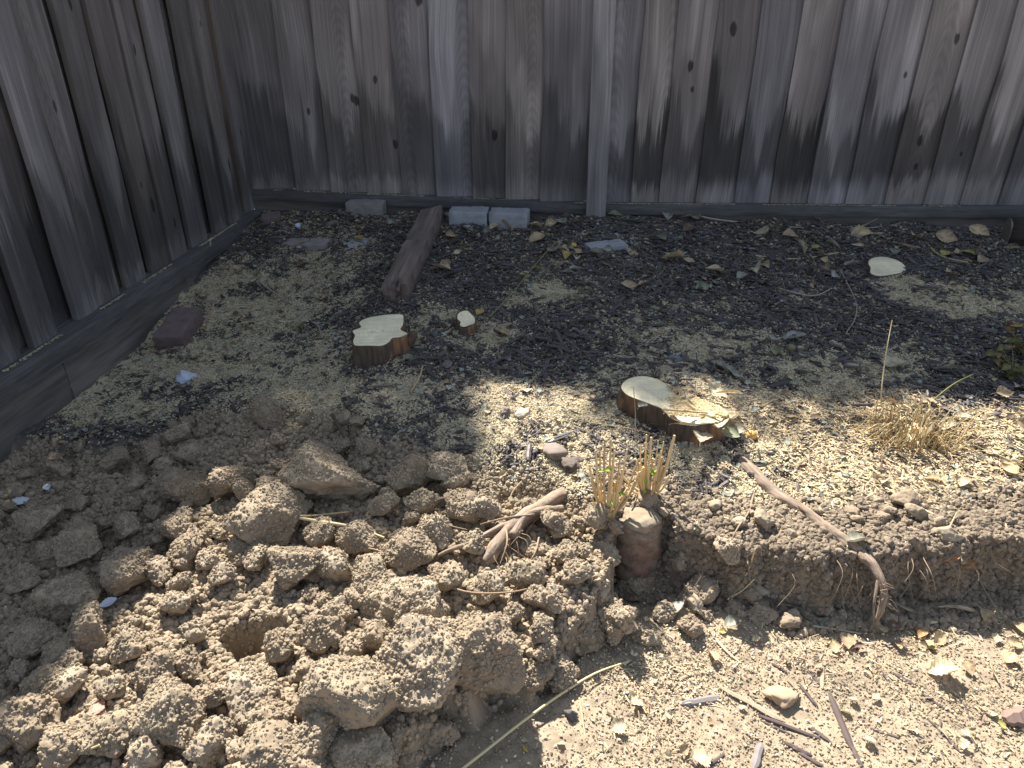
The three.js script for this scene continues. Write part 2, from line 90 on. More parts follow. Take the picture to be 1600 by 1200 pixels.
// ---------- terrain ----------
const ZB = [[0, 3.2], [1.1, 2.9], [1.2, 2.68], [1.28, 2.62], [1.36, 2.52], [1.5, 2.43], [1.55, 2.34], [1.6, 2.21], [1.635, 2.11], [1.72, 2.11], [1.78, 2.17], [1.9, 2.2], [2.12, 2.19], [2.33, 2.15], [2.48, 2.1], [3, 1.98], [4.2, 1.9]];
function zb(x) { if (x <= 0) return 3.2; for (let i = 1; i < ZB.length; i++) if (x <= ZB[i][0]) { const [a, b] = ZB[i - 1], [c, d] = ZB[i]; return b + (d - b) * (x - a) / (c - a); } return 1.9; }
const CLODLINE = [[0, 1.82], [0.34, 1.82], [0.41, 1.66], [0.64, 1.64], [0.94, 1.77], [1.17, 1.87], [1.31, 1.94], [1.42, 1.95], [1.53, 2.03], [1.62, 2.1]];
function clodline(x) { if (x <= 0) return 1.82; for (let i = 1; i < CLODLINE.length; i++) if (x <= CLODLINE[i][0]) { const [a, b] = CLODLINE[i - 1], [c, d] = CLODLINE[i]; return b + (d - b) * (x - a) / (c - a); } return 9; }
const inYard = (x, z) => ss(-0.3, -0.02, x) * ss(-0.3, -0.02, z) * (1 - ss(4.3, 5, x)) * (1 - ss(3.2, 4, z));
function zones(x, z) {                                   // clod patch, dug bank, sandy path, loose wood litter
  const w = (fbm(x * 9, z * 9, 11, 3) - 0.5) * 0.14, b = zb(x + w * 0.2) + w * 0.25;
  const path = ss(b - 0.01, b + 0.05, z);
  const clod = (1 - path) * ss(-0.04, 0.05, z - clodline(x) + w * 0.8) * (1 - ss(1.56, 1.66, x));
  const bank = (x > 1.5 ? 1 : 0) * ss(1.55, 1.66, x) * ss(b - 0.2 + w, b - 0.1 + w, z) * (1 - ss(b + 0.05, b + 0.11 + w, z));
  const litter = ss(1.85, 2.15, x + w) * ss(1.5, 1.68, z + w) * (1 - path) * (1 - bank);
  return { path: path * (1 - bank), clod, bank, litter };
}
function H0(x, z) {
  const zf = clamp(z, 0, 2.3), mid = 0.05 - 0.045 * zf, left = 0.05 - 0.18 * ss(0, 1.35, z);
  let U = mix(mid, left, 1 - ss(0.2, 1.1, x));
  U = mix(U, -0.13 + 0.05 * ss(0.4, 1.2, x), ss(1.75, 2, z) * (1 - ss(1.45, 1.65, x)));
  U += 0.035 * Math.exp(-(((x - 1.86) / 0.13) ** 2 + ((z - 1.62) / 0.12) ** 2)) + 0.015 * Math.exp(-(((x - 1.7) / 0.12) ** 2 + ((z - 1.6) / 0.1) ** 2));
  U -= 0.14 * Math.exp(-((((x - 0.923) / 0.056) ** 2 + ((z - 2.435) / 0.042) ** 2) ** 2));
  const b = zb(x) + (x > 1.75 ? (fbm(x * 13, 4, 15, 3) - 0.5) * 0.09 * ss(1.75, 1.85, x) * (1 - Math.exp(-(((x - 2.12) / 0.09) ** 2))) : 0), pit = -0.05 * Math.exp(-(((x - 1.665) / 0.07) ** 2 + ((z - 2.18) / 0.07) ** 2));
  return mix(U, -0.17 + pit, ss(b - 0.015, b + 0.03, z));
}
function H(x, z) {
  const k = inYard(x, z); let h = mix(-0.1, H0(x + (vn(x * 30, z * 30, 5) - 0.5) * 0.045 * k, z + (vn(x * 26, z * 26, 6) - 0.5) * 0.045 * k), k);
  if (k < 0.01) return h;
  const q = zones(x, z), dx = (vn(x * 90, z * 90, 7) - 0.5) * 0.012, dz = (vn(x * 90, z * 90, 8) - 0.5) * 0.012, X = x + dx, Z = z + dz;
  const mul = clamp(1 - q.path - q.clod - q.bank);
  let d = (fbm(x * 5, z * 5, 21, 3) - 0.5) * 0.05 * mul;
  if (q.clod > 0.01) d += q.clod * ((fbm(x * 7, z * 7, 31, 3) - 0.5) * 0.06 + crumbs(X, Z, 0.085, 40) * 0.24 + crumbs(X, Z, 0.036, 44) * 0.5 + crumbs(x, z, 0.016, 48) * 0.55 + crumbs(x, z, 0.0075, 52) * 0.6 - 0.045);
  if (q.bank > 0.01) d += q.bank * (crumbs(X, Z, 0.055, 60) * 0.26 + (fbm(x * 40, z * 40, 62, 3) - 0.5) * 0.02 + crumbs(X, Z, 0.015, 64) * 0.5 + crumbs(x, z, 0.007, 68) * 0.75 - 0.012);
  if (q.path > 0.01) d += q.path * ((fbm(x * 8, z * 8, 71, 3) - 0.5) * 0.022 + crumbs(X, Z, 0.03, 72) * 0.1 * vn(x * 12, z * 12, 73) + crumbs(x, z, 0.011, 74) * 0.3 * vn(x * 20, z * 20, 75) + crumbs(x, z, 0.006, 76) * 0.28 * vn(x * 25, z * 25, 77));
  d += mul * (crumbs(X, Z, 0.03, 80) * 0.22 + crumbs(x, z, 0.012, 84) * 0.35);
  return h + d * k;
}
function sawdustAt(x, z) { let s = 0.2; for (const [a, b, r, m] of SAWDUST) { const q = ((x - a) ** 2 + (z - b) ** 2) / (r * r * 1.4); if (q < 5) s += 1.25 * m * Math.exp(-q); } return Math.min(1.3, s) * (0.3 + 0.75 * ss(0.25, 0.75, fbm(x * 10, z * 10, 91, 4)) + 0.9 * (vn(x * 70, z * 70, 95) - 0.5)); }

function axis(segs) { const a = []; for (const [from, to, step] of segs) { const n = Math.max(1, Math.round((to - from) / step)); for (let i = 0; i < n; i++) a.push(from + (to - from) * i / n); } a.push(segs[segs.length - 1][1]); return a; }
const X0 = -0.06, X1 = 4.24, Z0 = -0.1, Z1 = 3.0;
{
  const xs = axis([[-60, -10, 25], [-10, -1, 3], [-1, X0, 0.12], [X0, 0.4, 0.006], [0.4, 2.6, 0.0036], [2.6, X1, 0.0075], [X1, 6, 0.2], [6, 60, 14]]);
  const zs = axis([[-60, -10, 25], [-10, -1, 3], [-1, Z0, 0.12], [Z0, 1.1, 0.0085], [1.1, 1.8, 0.005], [1.8, 2.8, 0.0032], [2.8, 3.2, 0.02], [3.2, 6, 0.2], [6, 60, 14]]);
  const nx = xs.length, nz = zs.length, P = new Float32Array(nx * nz * 3), UV = new Float32Array(nx * nz * 2), I = new Uint32Array((nx - 1) * (nz - 1) * 6);
  let k = 0;
  for (let j = 0; j < nz; j++) for (let i = 0; i < nx; i++, k++) { P[k * 3] = xs[i]; P[k * 3 + 1] = H(xs[i], zs[j]); P[k * 3 + 2] = zs[j]; UV[k * 2] = (xs[i] - X0) / (X1 - X0); UV[k * 2 + 1] = (zs[j] - Z0) / (Z1 - Z0); }
  k = 0;
  for (let j = 0; j < nz - 1; j++) for (let i = 0; i < nx - 1; i++) { const a = j * nx + i, b = a + 1, c = a + nx, d = c + 1; I[k++] = a; I[k++] = c; I[k++] = b; I[k++] = b; I[k++] = c; I[k++] = d; }
  const g = new THREE.BufferGeometry(); g.setAttribute('position', new THREE.BufferAttribute(P, 3)); g.setAttribute('uv', new THREE.BufferAttribute(UV, 2)); g.setIndex(new THREE.BufferAttribute(I, 1)); g.computeVertexNormals();
  const W = 2048, T = 1536, D = new Uint8Array(W * T * 4);
  const enc = v => 255 * (v <= 0.0031308 ? 12.92 * v : 1.055 * Math.pow(v, 1 / 2.4) - 0.055);
  const LUT = new Uint8Array(1025); for (let i = 0; i <= 1024; i++) LUT[i] = enc(i / 1024);
  for (let j = 0; j < T; j++) for (let i = 0; i < W; i++) {
    const x = X0 + (i + 0.5) / W * (X1 - X0), z = Z0 + (j + 0.5) / T * (Z1 - Z0), q = zones(x, z), n = 0.62 + 0.76 * fbm(x * 60, z * 60, 101, 3), f = hash(i, j, 5), n2 = fbm(x * 6, z * 6, 105, 2);
    let r = 0.082 * n, gg = 0.071 * n, b = 0.064 * n;                                     // bark mulch over dark soil
    const put = (R, G, B, w) => { r = mix(r, R, w); gg = mix(gg, G, w); b = mix(b, B, w); };
    put(0.3 * n, 0.24 * n, 0.155 * n, q.litter * 0.85);
    const cl = n * (0.8 + 0.4 * n2);
    put(0.24 * cl, 0.194 * cl, 0.134 * cl, q.clod);
    put(0.19 * n, 0.154 * n, 0.108 * n, q.bank);
    put(0.27 * n, 0.213 * n, 0.145 * n, q.path);
    const sd = sawdustAt(x, z) * (1 - 0.85 * q.clod) * (1 - 0.75 * q.path) * (1 - q.bank), grain = 0.6 * vn(x * 260, z * 260, 111) + 0.4 * f;
    put(0.5 + 0.12 * f, 0.41 + 0.11 * f, 0.25 + 0.08 * f, 0.9 * ss(1.04 - 0.52 * sd, 1.12 - 0.52 * sd, grain + 0.22 * n2));
    const o = (j * W + i) * 4; D[o] = LUT[clamp(r) * 1024 | 0]; D[o + 1] = LUT[clamp(gg) * 1024 | 0]; D[o + 2] = LUT[clamp(b) * 1024 | 0]; D[o + 3] = 255;
  }
  const t = new THREE.DataTexture(D, W, T); t.colorSpace = THREE.SRGBColorSpace; t.magFilter = THREE.LinearFilter; t.wrapS = t.wrapT = THREE.MirroredRepeatWrapping; t.needsUpdate = true;
  single('ground', g, std(0xffffff, { map: t, roughness: 1 }), 'bare yard ground of dug soil, dark bark mulch and sandy path', 'ground', null, 'structure');
}

// ---------- shapes ----------
function tube(points, r0, r1, { n = 7, seg = 0, bumps = 0, seed = 1, flat = 1 } = {}) {
  const c = new THREE.CatmullRomCurve3(points.map(p => new THREE.Vector3(...p))), m = seg || Math.max(6, points.length * 4), fr = c.computeFrenetFrames(m, false), P = [], U = [], I = [];
  for (let i = 0; i <= m; i++) {
    const t = i / m, p = c.getPoint(t), r = mix(r0, r1, t);
    for (let j = 0; j <= n; j++) { const a = j / n * Math.PI * 2, k = r * (1 + bumps * (vn3(Math.cos(a) * 1.3 + 5, Math.sin(a) * 1.3 + 5, t * m * 0.35, seed) - 0.5)); const ca = Math.cos(a) * k, sa = Math.sin(a) * k * flat; P.push(p.x + fr.normals[i].x * ca + fr.binormals[i].x * sa, p.y + fr.normals[i].y * ca + fr.binormals[i].y * sa, p.z + fr.normals[i].z * ca + fr.binormals[i].z * sa); U.push(j / n, t); }
  }
  for (let i = 0; i < m; i++) for (let j = 0; j < n; j++) { const a = i * (n + 1) + j, b = a + n + 1; I.push(a, b, a + 1, a + 1, b, b + 1); }
  for (const [e, base] of [[0, 0], [1, m * (n + 1)]]) { const p = c.getPoint(e), id = P.length / 3; P.push(p.x, p.y, p.z); U.push(0.5, e); for (let j = 0; j < n; j++) e ? I.push(base + j, id, base + j + 1) : I.push(base + j + 1, id, base + j); }
  const g = new THREE.BufferGeometry(); g.setAttribute('position', new THREE.Float32BufferAttribute(P, 3)); g.setAttribute('uv', new THREE.Float32BufferAttribute(U, 2)); g.setIndex(I); g.computeVertexNormals(); return g;
}
function clodGeo(seed, detail, grain, cuts = 9) {                  // blocky lump of about unit radius, crumbly skin
  const r = rng(seed), pl = [], rough = [1.25, 0.5, 0.85][seed % 3]; for (let i = 0; i < cuts; i++) { const v = new THREE.Vector3(r() * 2 - 1, (r() * 2 - 1) * 0.9, r() * 2 - 1).normalize(); pl.push([v, 0.45 + 0.34 * r()]); }
  let g = new THREE.IcosahedronGeometry(1, detail); g.deleteAttribute('uv'); g.deleteAttribute('normal'); g = mergeVertices(g, 1e-5);
  const p = g.attributes.position, v = new THREE.Vector3(), col = new Float32Array(p.count * 3);
  for (let i = 0; i < p.count; i++) {
    v.fromBufferAttribute(p, i).normalize(); let R = 1; for (const [n, d] of pl) { const c = n.dot(v); if (c > 0.05) R = Math.min(R, d / c); }
    R *= 1.12 + 0.3 * (vn3(v.x * 1.6 + 7, v.y * 1.6 + 7, v.z * 1.6 + 7, seed) - 0.5) * 2 * 0.6;
    R += crumbs3(v.x * R * 2.3 + 40, v.y * R * 2.3, v.z * R * 2.3, seed + 30) * 0.12 + (vn3(v.x * 4 + 30, v.y * 4 + 30, v.z * 4 + 30, seed + 33) - 0.5) * 0.1;
    const x = v.x * R, y = v.y * R, z = v.z * R, cov = ss(-0.35, 0.5, v.y + (vn3(x * 3 + 3, y * 3 + 3, z * 3 + 3, seed + 3) - 0.5) * 1.6);
    const k = 1 / grain; R += (crumbs3(x * k, y * k, z * k, seed + 5) * grain * 0.6 * rough + crumbs3(x * k * 2.2, y * k * 2.2, z * k * 2.2, seed + 9) * grain * 0.5 * rough) * mix(0.25, 1, cov) + (vn3(x * 9 + 20, y * 9 + 20, z * 9 + 20, seed + 12) - 0.5) * 0.05;
    p.setXYZ(i, v.x * R, v.y * R, v.z * R);
    const t = 0.78 + 0.44 * vn3(x * 5 + 9, y * 5 + 9, z * 5 + 9, seed + 20); col[i * 3] = t; col[i * 3 + 1] = t * 0.985; col[i * 3 + 2] = t * 0.97;
  }
  g.setAttribute('color', new THREE.BufferAttribute(col, 3)); g.computeVertexNormals(); return g;
}
function splinterGeo(seed, L = 1, W = 0.2, T = 0.09) {             // torn sliver of bark or wood along x
  const r = rng(seed), n = 6, P = [], I = [], pr = [[-1, -0.5], [-0.55, 0.6], [0.1, 1], [0.8, 0.5], [1, -0.4], [0, -1]].map(([a, b]) => [a * (0.8 + 0.4 * r()), b * (0.7 + 0.6 * r())]), m = pr.length;
  const bend = (r() - 0.5) * 0.12 * L; let yo = 0;
  for (let i = 0; i <= n; i++) { const t = i / n, e = Math.min(1, 0.35 + 3.4 * Math.min(t, 1 - t) + r() * 0.2) * (0.85 + 0.3 * r()); yo += (r() - 0.5) * W * 0.18; for (const [a, b] of pr) P.push((t - 0.5) * L + (r() - 0.5) * L * 0.05, b * T / 2 * e + bend * 4 * t * (1 - t), a * W / 2 * e + yo); }
  for (let i = 0; i < n; i++) for (let j = 0; j < m; j++) { const a = i * m + j, b = i * m + (j + 1) % m; I.push(a, a + m, b, b, a + m, b + m); }
  for (let j = 1; j < m - 1; j++) { I.push(0, j, j + 1); I.push(n * m, n * m + j + 1, n * m + j); }
  let g = new THREE.BufferGeometry(); g.setAttribute('position', new THREE.Float32BufferAttribute(P, 3)); g.setIndex(I); g = g.toNonIndexed(); g.computeVertexNormals(); return g;
}
function leafGeo(seed, kind) {                                     // unit-length blade along x
  const r = rng(seed), n = 14, m = 6, P = [], I = [], roll = kind === 'r', w0 = roll ? 0.13 : kind === 'c' ? 0.42 : 0.24 + 0.16 * r();
  const fold = roll ? 2.2 : 0.25 + 0.75 * r(), curl = (r() - 0.3) * 0.7, twist = (r() - 0.5) * 1.3, peak = 0.32 + 0.2 * r(), cup = r() * 0.4, CC = [], spots = seed % 97, teeth = kind === 'c' ? 0.22 : 0.07;
  for (let i = 0; i <= n; i++) {
    const t = i / n, s = t < peak ? Math.sin(t / peak * Math.PI / 2) ** 0.8 : Math.cos((t - peak) / (1 - peak) * Math.PI / 2) ** 1.1, w = w0 * (s * (1 + teeth * (i % 2 ? 1 : -1) * (t < 0.92 ? 1 : 0)) + 0.012);
    for (let j = 0; j <= m; j++) {
      const v = j / m * 2 - 1, a = twist * (t - 0.5), q = fold * Math.abs(v); let z = v * w * Math.cos(q * 0.6), y = Math.abs(v) * w * Math.sin(q) * (roll ? 1 : 0.8) + (r() - 0.5) * 0.022;
      const cy = Math.cos(a), sy = Math.sin(a), yy = y * cy - z * sy; z = y * sy + z * cy; P.push((t - 0.5) * (1 - 0.18 * Math.abs(curl)), yy + curl * (t - 0.45) ** 2 + cup * 0.12 * Math.sin(t * 6), z + (roll ? 0.1 * Math.sin(t * 3 + seed) : 0)); const e = Math.abs(v), br = (0.72 + 0.5 * vn(t * 5 + spots, v * 3 + spots, 3)) * (1 - 0.45 * ss(0.6, 0.95, vn(t * 9, v * 5 + spots, 4) + 0.25 * e)) * (e < 0.1 ? 1.12 : 1); CC.push(br, br * (0.9 + 0.1 * br), br * (0.8 + 0.2 * br));
    }
  }
  for (let i = 0; i < n; i++) for (let j = 0; j < m; j++) { const a = i * (m + 1) + j, b = a + m + 1; I.push(a, b, a + 1, a + 1, b, b + 1); }
  const stalk = tube([[-0.48, 0.02, 0], [-0.6, 0.03, 0.02], [-0.72, 0.0, 0.05]], 0.014, 0.01, { n: 4, seg: 3 }); stalk.deleteAttribute('uv'); stalk.setAttribute('color', new THREE.Float32BufferAttribute(new Array(stalk.attributes.position.count * 3).fill(0.7), 3));
  const g = new THREE.BufferGeometry(); g.setAttribute('position', new THREE.Float32BufferAttribute(P, 3)); g.setAttribute('color', new THREE.Float32BufferAttribute(CC, 3)); g.setIndex(I); g.computeVertexNormals();
  const out = mergeGeometries([g, stalk]); out.computeBoundingBox(); out.translate(0, -out.boundingBox.min.y, 0); return out;
}
function tex(W, T, fn, srgb = true) { const D = new Uint8Array(W * T * 4); for (let j = 0; j < T; j++) for (let i = 0; i < W; i++) { const c = fn(i / W, j / T, i, j), o = (j * W + i) * 4; for (let k = 0; k < 3; k++) D[o + k] = clamp(srgb ? (c[k] <= 0.0031308 ? 12.92 * c[k] : 1.055 * Math.pow(c[k], 1 / 2.4) - 0.055) : c[k]) * 255; D[o + 3] = 255; } const t = new THREE.DataTexture(D, W, T); if (srgb) t.colorSpace = THREE.SRGBColorSpace; t.magFilter = THREE.LinearFilter; t.wrapS = t.wrapT = THREE.RepeatWrapping; t.needsUpdate = true; return t; }
// box with rounded, slightly worn edges and uv in metres
function wornBox(w, h, d, seed, rad = 0.006, wear = 0.003) {
  const nx = Math.max(4, Math.round(w / 0.012)), ny = Math.max(4, Math.round(h / 0.012)), nz = Math.max(4, Math.round(d / 0.012)); let g = new THREE.BoxGeometry(w, h, d, Math.min(nx, 40), Math.min(ny, 12), Math.min(nz, 60));
  const p = g.attributes.position, uv = g.attributes.uv, nn = g.attributes.normal;
  for (let i = 0; i < p.count; i++) {
    let x = p.getX(i), y = p.getY(i), z = p.getZ(i); const ax = Math.abs(nn.getX(i)) > 0.5, ay = Math.abs(nn.getY(i)) > 0.5;
    uv.setXY(i, ax ? z : x, ay ? z : y);
    const cx = clamp(x, -w / 2 + rad, w / 2 - rad), cy = clamp(y, -h / 2 + rad, h / 2 - rad), cz = clamp(z, -d / 2 + rad, d / 2 - rad), v = new THREE.Vector3(x - cx, y - cy, z - cz), l = v.length(); if (l > 0) { v.multiplyScalar(rad / l); x = cx + v.x; y = cy + v.y; z = cz + v.z; }
    const k = (l > rad * 1.05 ? 1.6 : 0.5) * wear; x += (vn3(x * 60 + 9, y * 60 + 9, z * 60 + 9, seed) - 0.5) * k; y += (vn3(x * 60 + 19, y * 60 + 9, z * 60 + 9, seed + 1) - 0.5) * k; z += (vn3(x * 60 + 9, y * 60 + 29, z * 60 + 9, seed + 2) - 0.5) * k;
    p.setXYZ(i, x, y, z);
  }
  g.computeVertexNormals(); return g;
}

// ---------- fences ----------
const grainBump = tex(256, 512, (u, v) => { const s = 0.55 * vn(u * 70, v * 5, 301) + 0.45 * vn(u * 150, v * 12, 302); return [s, s, s]; }, false);
// weathered board: grey grain, knots, and the dark damp stain with feathered edges that the boards carry near the foot
function boardTex(seed, o) {
  const r = rng(seed), tone = o.tone * (0.78 + 0.44 * r()), warm = r(), cx = 0.2 + 0.6 * r(), arch = r() < 0.45 ? 6 + 10 * r() : 0, ay = 0.1 + 0.5 * r(), knots = []; for (let i = 0; i < (r() < 0.6 ? 1 + (r() * 3 | 0) : 0); i++) knots.push([0.2 + 0.6 * r(), 0.05 + 0.5 * r(), 0.5 + 0.8 * r()]);
  const lo = o.lo + (r() - 0.5) * 0.05, hi = o.hi + (r() - 0.5) * 0.16, amt = o.amt * (0.7 + 0.4 * r()), blue = r() * 0.4, jag = 0.5 + 0.7 * r(), slope = (r() - 0.5) * 0.12, soft = 0.02 + 0.05 * r();
  return tex(112, 896, (u, v) => {
    const y = v * 1.9, x = u * 0.17; let w = (vn(y * 3, 1, seed) - 0.5) * 0.02, kd = 0;
    for (const [kx, ky, ks] of knots) { const dx = (u - kx) * 0.17, dy = (y - ky * 1.9) * 0.42, d = Math.hypot(dx, dy) / (0.011 * ks); w += Math.sign(dx) * 0.012 * Math.exp(-d * 0.6); kd = Math.max(kd, 1 - ss(0.75, 1.25, d + (vn(u * 30, y * 30, seed) - 0.5) * 0.5)); }
    const X = x + w; let s = 0.45 * vn(X * 260, y * 2.5, seed + 1) + 0.3 * vn(X * 520, y * 6, seed + 2) + 0.25 * vn(X * 90, y * 1.2, seed + 3);
    if (arch) s = mix(s, 0.5 + 0.5 * Math.sin(((y - ay) * 26 + ((u - cx) * 5.2) ** 2 * 2.4) * arch * 0.4 + vn(u * 8, y * 9, seed + 4) * 3), 0.22 * (1 - ss(0.12, 0.4, Math.abs(u - cx))));
    const blot = fbm(u * 2.2, y * 3.1, seed + 6, 3); let t = tone * (0.5 + 0.62 * s) * (0.6 + 0.8 * blot);
    const tong = jag * ((fbm(u * 5.5, y * 1.5, seed + 7, 3) - 0.5) * 0.3 + (vn(u * 42, y * 2.2, seed + 8) - 0.5) * 0.1 + (vn(u * 90, y * 4, seed + 11) - 0.5) * 0.04) + slope * (u - 0.5), edge = (Math.abs(u - 0.5) * 2) ** 2 * 0.22 - 0.06;
    const st = amt * ss(lo + tong * 0.5 - soft, lo + tong * 0.5 + soft, y) * (1 - ss(hi + tong * 1.4 + edge - 0.05, hi + tong * 1.4 + edge + 0.09, y + (blot - 0.5) * 0.3));
    t *= 1 - 0.66 * st; t *= 1 - 0.75 * kd;
    const sv = ss(0.55, 0.75, fbm(u * 3 + 5, y * 2.4, seed + 9, 2)) * (1 - st) * 0.35; t *= 1 + sv;
    return [t * (1.02 + 0.1 * warm), t * (0.965 + 0.01 * warm), t * (0.93 - 0.1 * warm + 0.1 * blue)];
  });
}
function boardGeo(w, h, th, seed) {                                  // x across, y up, front +z; cupped face, wavering edges
  const r = rng(seed), cup = (r() - 0.4) * 0.006, nx = 6, ny = 22, P = [], U = [], I = [];
  const at = (i, j, back) => { const u = i / nx, v = j / ny, y = v * h, e = (u - 0.5) * 2; let x = (u - 0.5) * w + Math.sign(e) * Math.abs(e) ** 4 * (vn(y * 5, seed, seed + (e > 0 ? 1 : 2)) - 0.5) * 0.009; const z = back ? -th : cup * (1 - e * e) - (Math.abs(e) > 0.98 ? 0.003 : 0) + (vn(y * 2.2, seed, 3) - 0.5) * 0.006; P.push(x, y, z); U.push(u, v); };
  for (const back of [0, 1]) for (let j = 0; j <= ny; j++) for (let i = 0; i <= nx; i++) at(i, j, back);
  const N = (nx + 1) * (ny + 1), id = (i, j, b) => b * N + j * (nx + 1) + i, quad = (a, b, c, d) => I.push(a, b, c, c, b, d);
  for (let j = 0; j < ny; j++) for (let i = 0; i < nx; i++) { quad(id(i, j, 0), id(i + 1, j, 0), id(i, j + 1, 0), id(i + 1, j + 1, 0)); quad(id(i + 1, j, 1), id(i, j, 1), id(i + 1, j + 1, 1), id(i, j + 1, 1)); }
  for (let j = 0; j < ny; j++) { quad(id(0, j, 1), id(0, j, 0), id(0, j + 1, 1), id(0, j + 1, 0)); quad(id(nx, j, 0), id(nx, j, 1), id(nx, j + 1, 0), id(nx, j + 1, 1)); }
  for (let i = 0; i < nx; i++) { quad(id(i, ny, 0), id(i + 1, ny, 0), id(i, ny, 1), id(i + 1, ny, 1)); quad(id(i, 0, 1), id(i + 1, 0, 1), id(i, 0, 0), id(i + 1, 0, 0)); }
  let g = new THREE.BufferGeometry(); g.setAttribute('position', new THREE.Float32BufferAttribute(P, 3)); g.setAttribute('uv', new THREE.Float32BufferAttribute(U, 2)); g.setIndex(I); g = g.toNonIndexed(); g.computeVertexNormals(); return g;
}
function board(parent, a, b, y0, top, seed, o, place) {
  const m = std(0xffffff, { map: boardTex(seed, o), bumpMap: grainBump, bumpScale: 0.0022, roughness: 0.9 }), over = o.over ?? 0.034, w = b - a + over;
  const g = boardGeo(w, top - y0, o.th ?? 0.016, seed), mesh = part('board', g, m, parent); place(mesh, (a + b) / 2, y0); return mesh;
}
const railTex = tex(512, 64, (u, v) => { const s = 0.5 * vn(u * 9, v * 26, 401) + 0.5 * vn(u * 30, v * 60, 402), t = 0.11 * (0.45 + 0.9 * s) * (0.6 + 0.8 * fbm(u * 5, v * 2, 404, 3)); return [t * 1.06, t, t * 0.94]; });
const railMat = std(0xffffff, { map: railTex, bumpMap: railTex, bumpScale: 0.002 }); railTex.repeat.set(1, 8);
const kickTex = tex(512, 64, (u, v) => { const s = 0.5 * vn(u * 7, v * 16, 411) + 0.5 * vn(u * 22, v * 50, 412), t = 0.15 * (0.5 + 0.8 * s) * (0.6 + 0.8 * fbm(u * 5, v * 2, 414, 3)); return [t * 1.12, t, t * 0.86]; });
const kickMat = std(0xffffff, { map: kickTex }); kickTex.repeat.set(0.6, 4);
{
  const f = thing('back_fence', 'weathered grey fence with dark stain band and a narrow post, running behind the blocks', 'fence');
  const bl = [-0.05, 0.1, 0.175, 0.345, 0.522, 0.688, 0.856, 1.029, 1.191, 1.355, 1.531], br = [1.645, 1.772, 1.908, 2.073, 2.25, 2.409, 2.578, 2.742, 2.919, 3.09, 3.245, 3.41, 3.571, 3.74, 3.91, 4.08, 4.25, 4.42];
  bl.splice(0, 2, -0.07); bl[bl.length - 1] = 1.575; br[0] = 1.6;
  const put = (set, ry, o) => { for (let i = 0; i < set.length - 1; i++) { const r = rng(900 + i * 7 + set.length * 31), y0 = ry((set[i] + set[i + 1]) / 2) + 0.002; board(f, set[i], set[i + 1], y0, 1.86 + 0.01 * r(), 1000 + i * 13 + set.length * 101, o, (m, c, y) => { m.position.set(c, y, -0.052 + (r() - 0.5) * 0.002); m.rotation.y = 0.1 + 0.012 * r(); m.rotation.z = (r() - 0.5) * 0.006; }); } };
  put(bl, x => 0.144 - 0.0208 * x, { tone: 0.24, lo: 0.06, hi: 0.4, amt: 0.7 });
  put(br, x => 0.106 + 0.0135 * (x - 1.1), { tone: 0.225, lo: 0.1, hi: 0.34, amt: 1 });
  const rail = (x0, y0, x1, y1, seed) => { const L = Math.hypot(x1 - x0, y1 - y0), g = wornBox(L, 0.045, 0.09, seed, 0.005, 0.004), m = part('bottom_rail', g, railMat, f); m.position.set((x0 + x1) / 2, (y0 + y1) / 2 - 0.0225, -0.042); m.rotation.z = Math.atan2(y1 - y0, x1 - x0); };
  rail(-0.09, 0.146, 1.586, 0.111, 5); rail(1.589, 0.113, 4.4, 0.151, 6);
  const kick = (x0, x1, y, seed, tilt) => { const m = part('kickboard', wornBox(x1 - x0, 0.2, 0.025, seed, 0.003, 0.003), kickMat, f); m.position.set((x0 + x1) / 2, y - 0.1, -0.03); m.rotation.z = tilt; };
  kick(-0.06, 1.587, 0.1, 7, -0.0208); kick(1.589, 4.4, 0.105, 8, 0.0137);
  const post = part('post', wornBox(0.09, 1.98, 0.04, 11, 0.004, 0.003), std(0xffffff, { map: boardTex(77, { tone: 0.34, lo: 0, hi: 0.05, amt: 0.3 }), bumpMap: grainBump, bumpScale: 0.003 }), f);
  { const uv = post.geometry.attributes.uv; for (let i = 0; i < uv.count; i++) uv.setXY(i, uv.getX(i) / 0.17 + 0.5, (uv.getY(i) + 0.99) / 2); }
  post.position.set(1.587, 0.9, 0.024); post.rotation.z = 0.011;
  const cap = part('top_rail', wornBox(4.4, 0.04, 0.09, 12), railMat, f); cap.position.set(2.2, 1.89, -0.06);
}
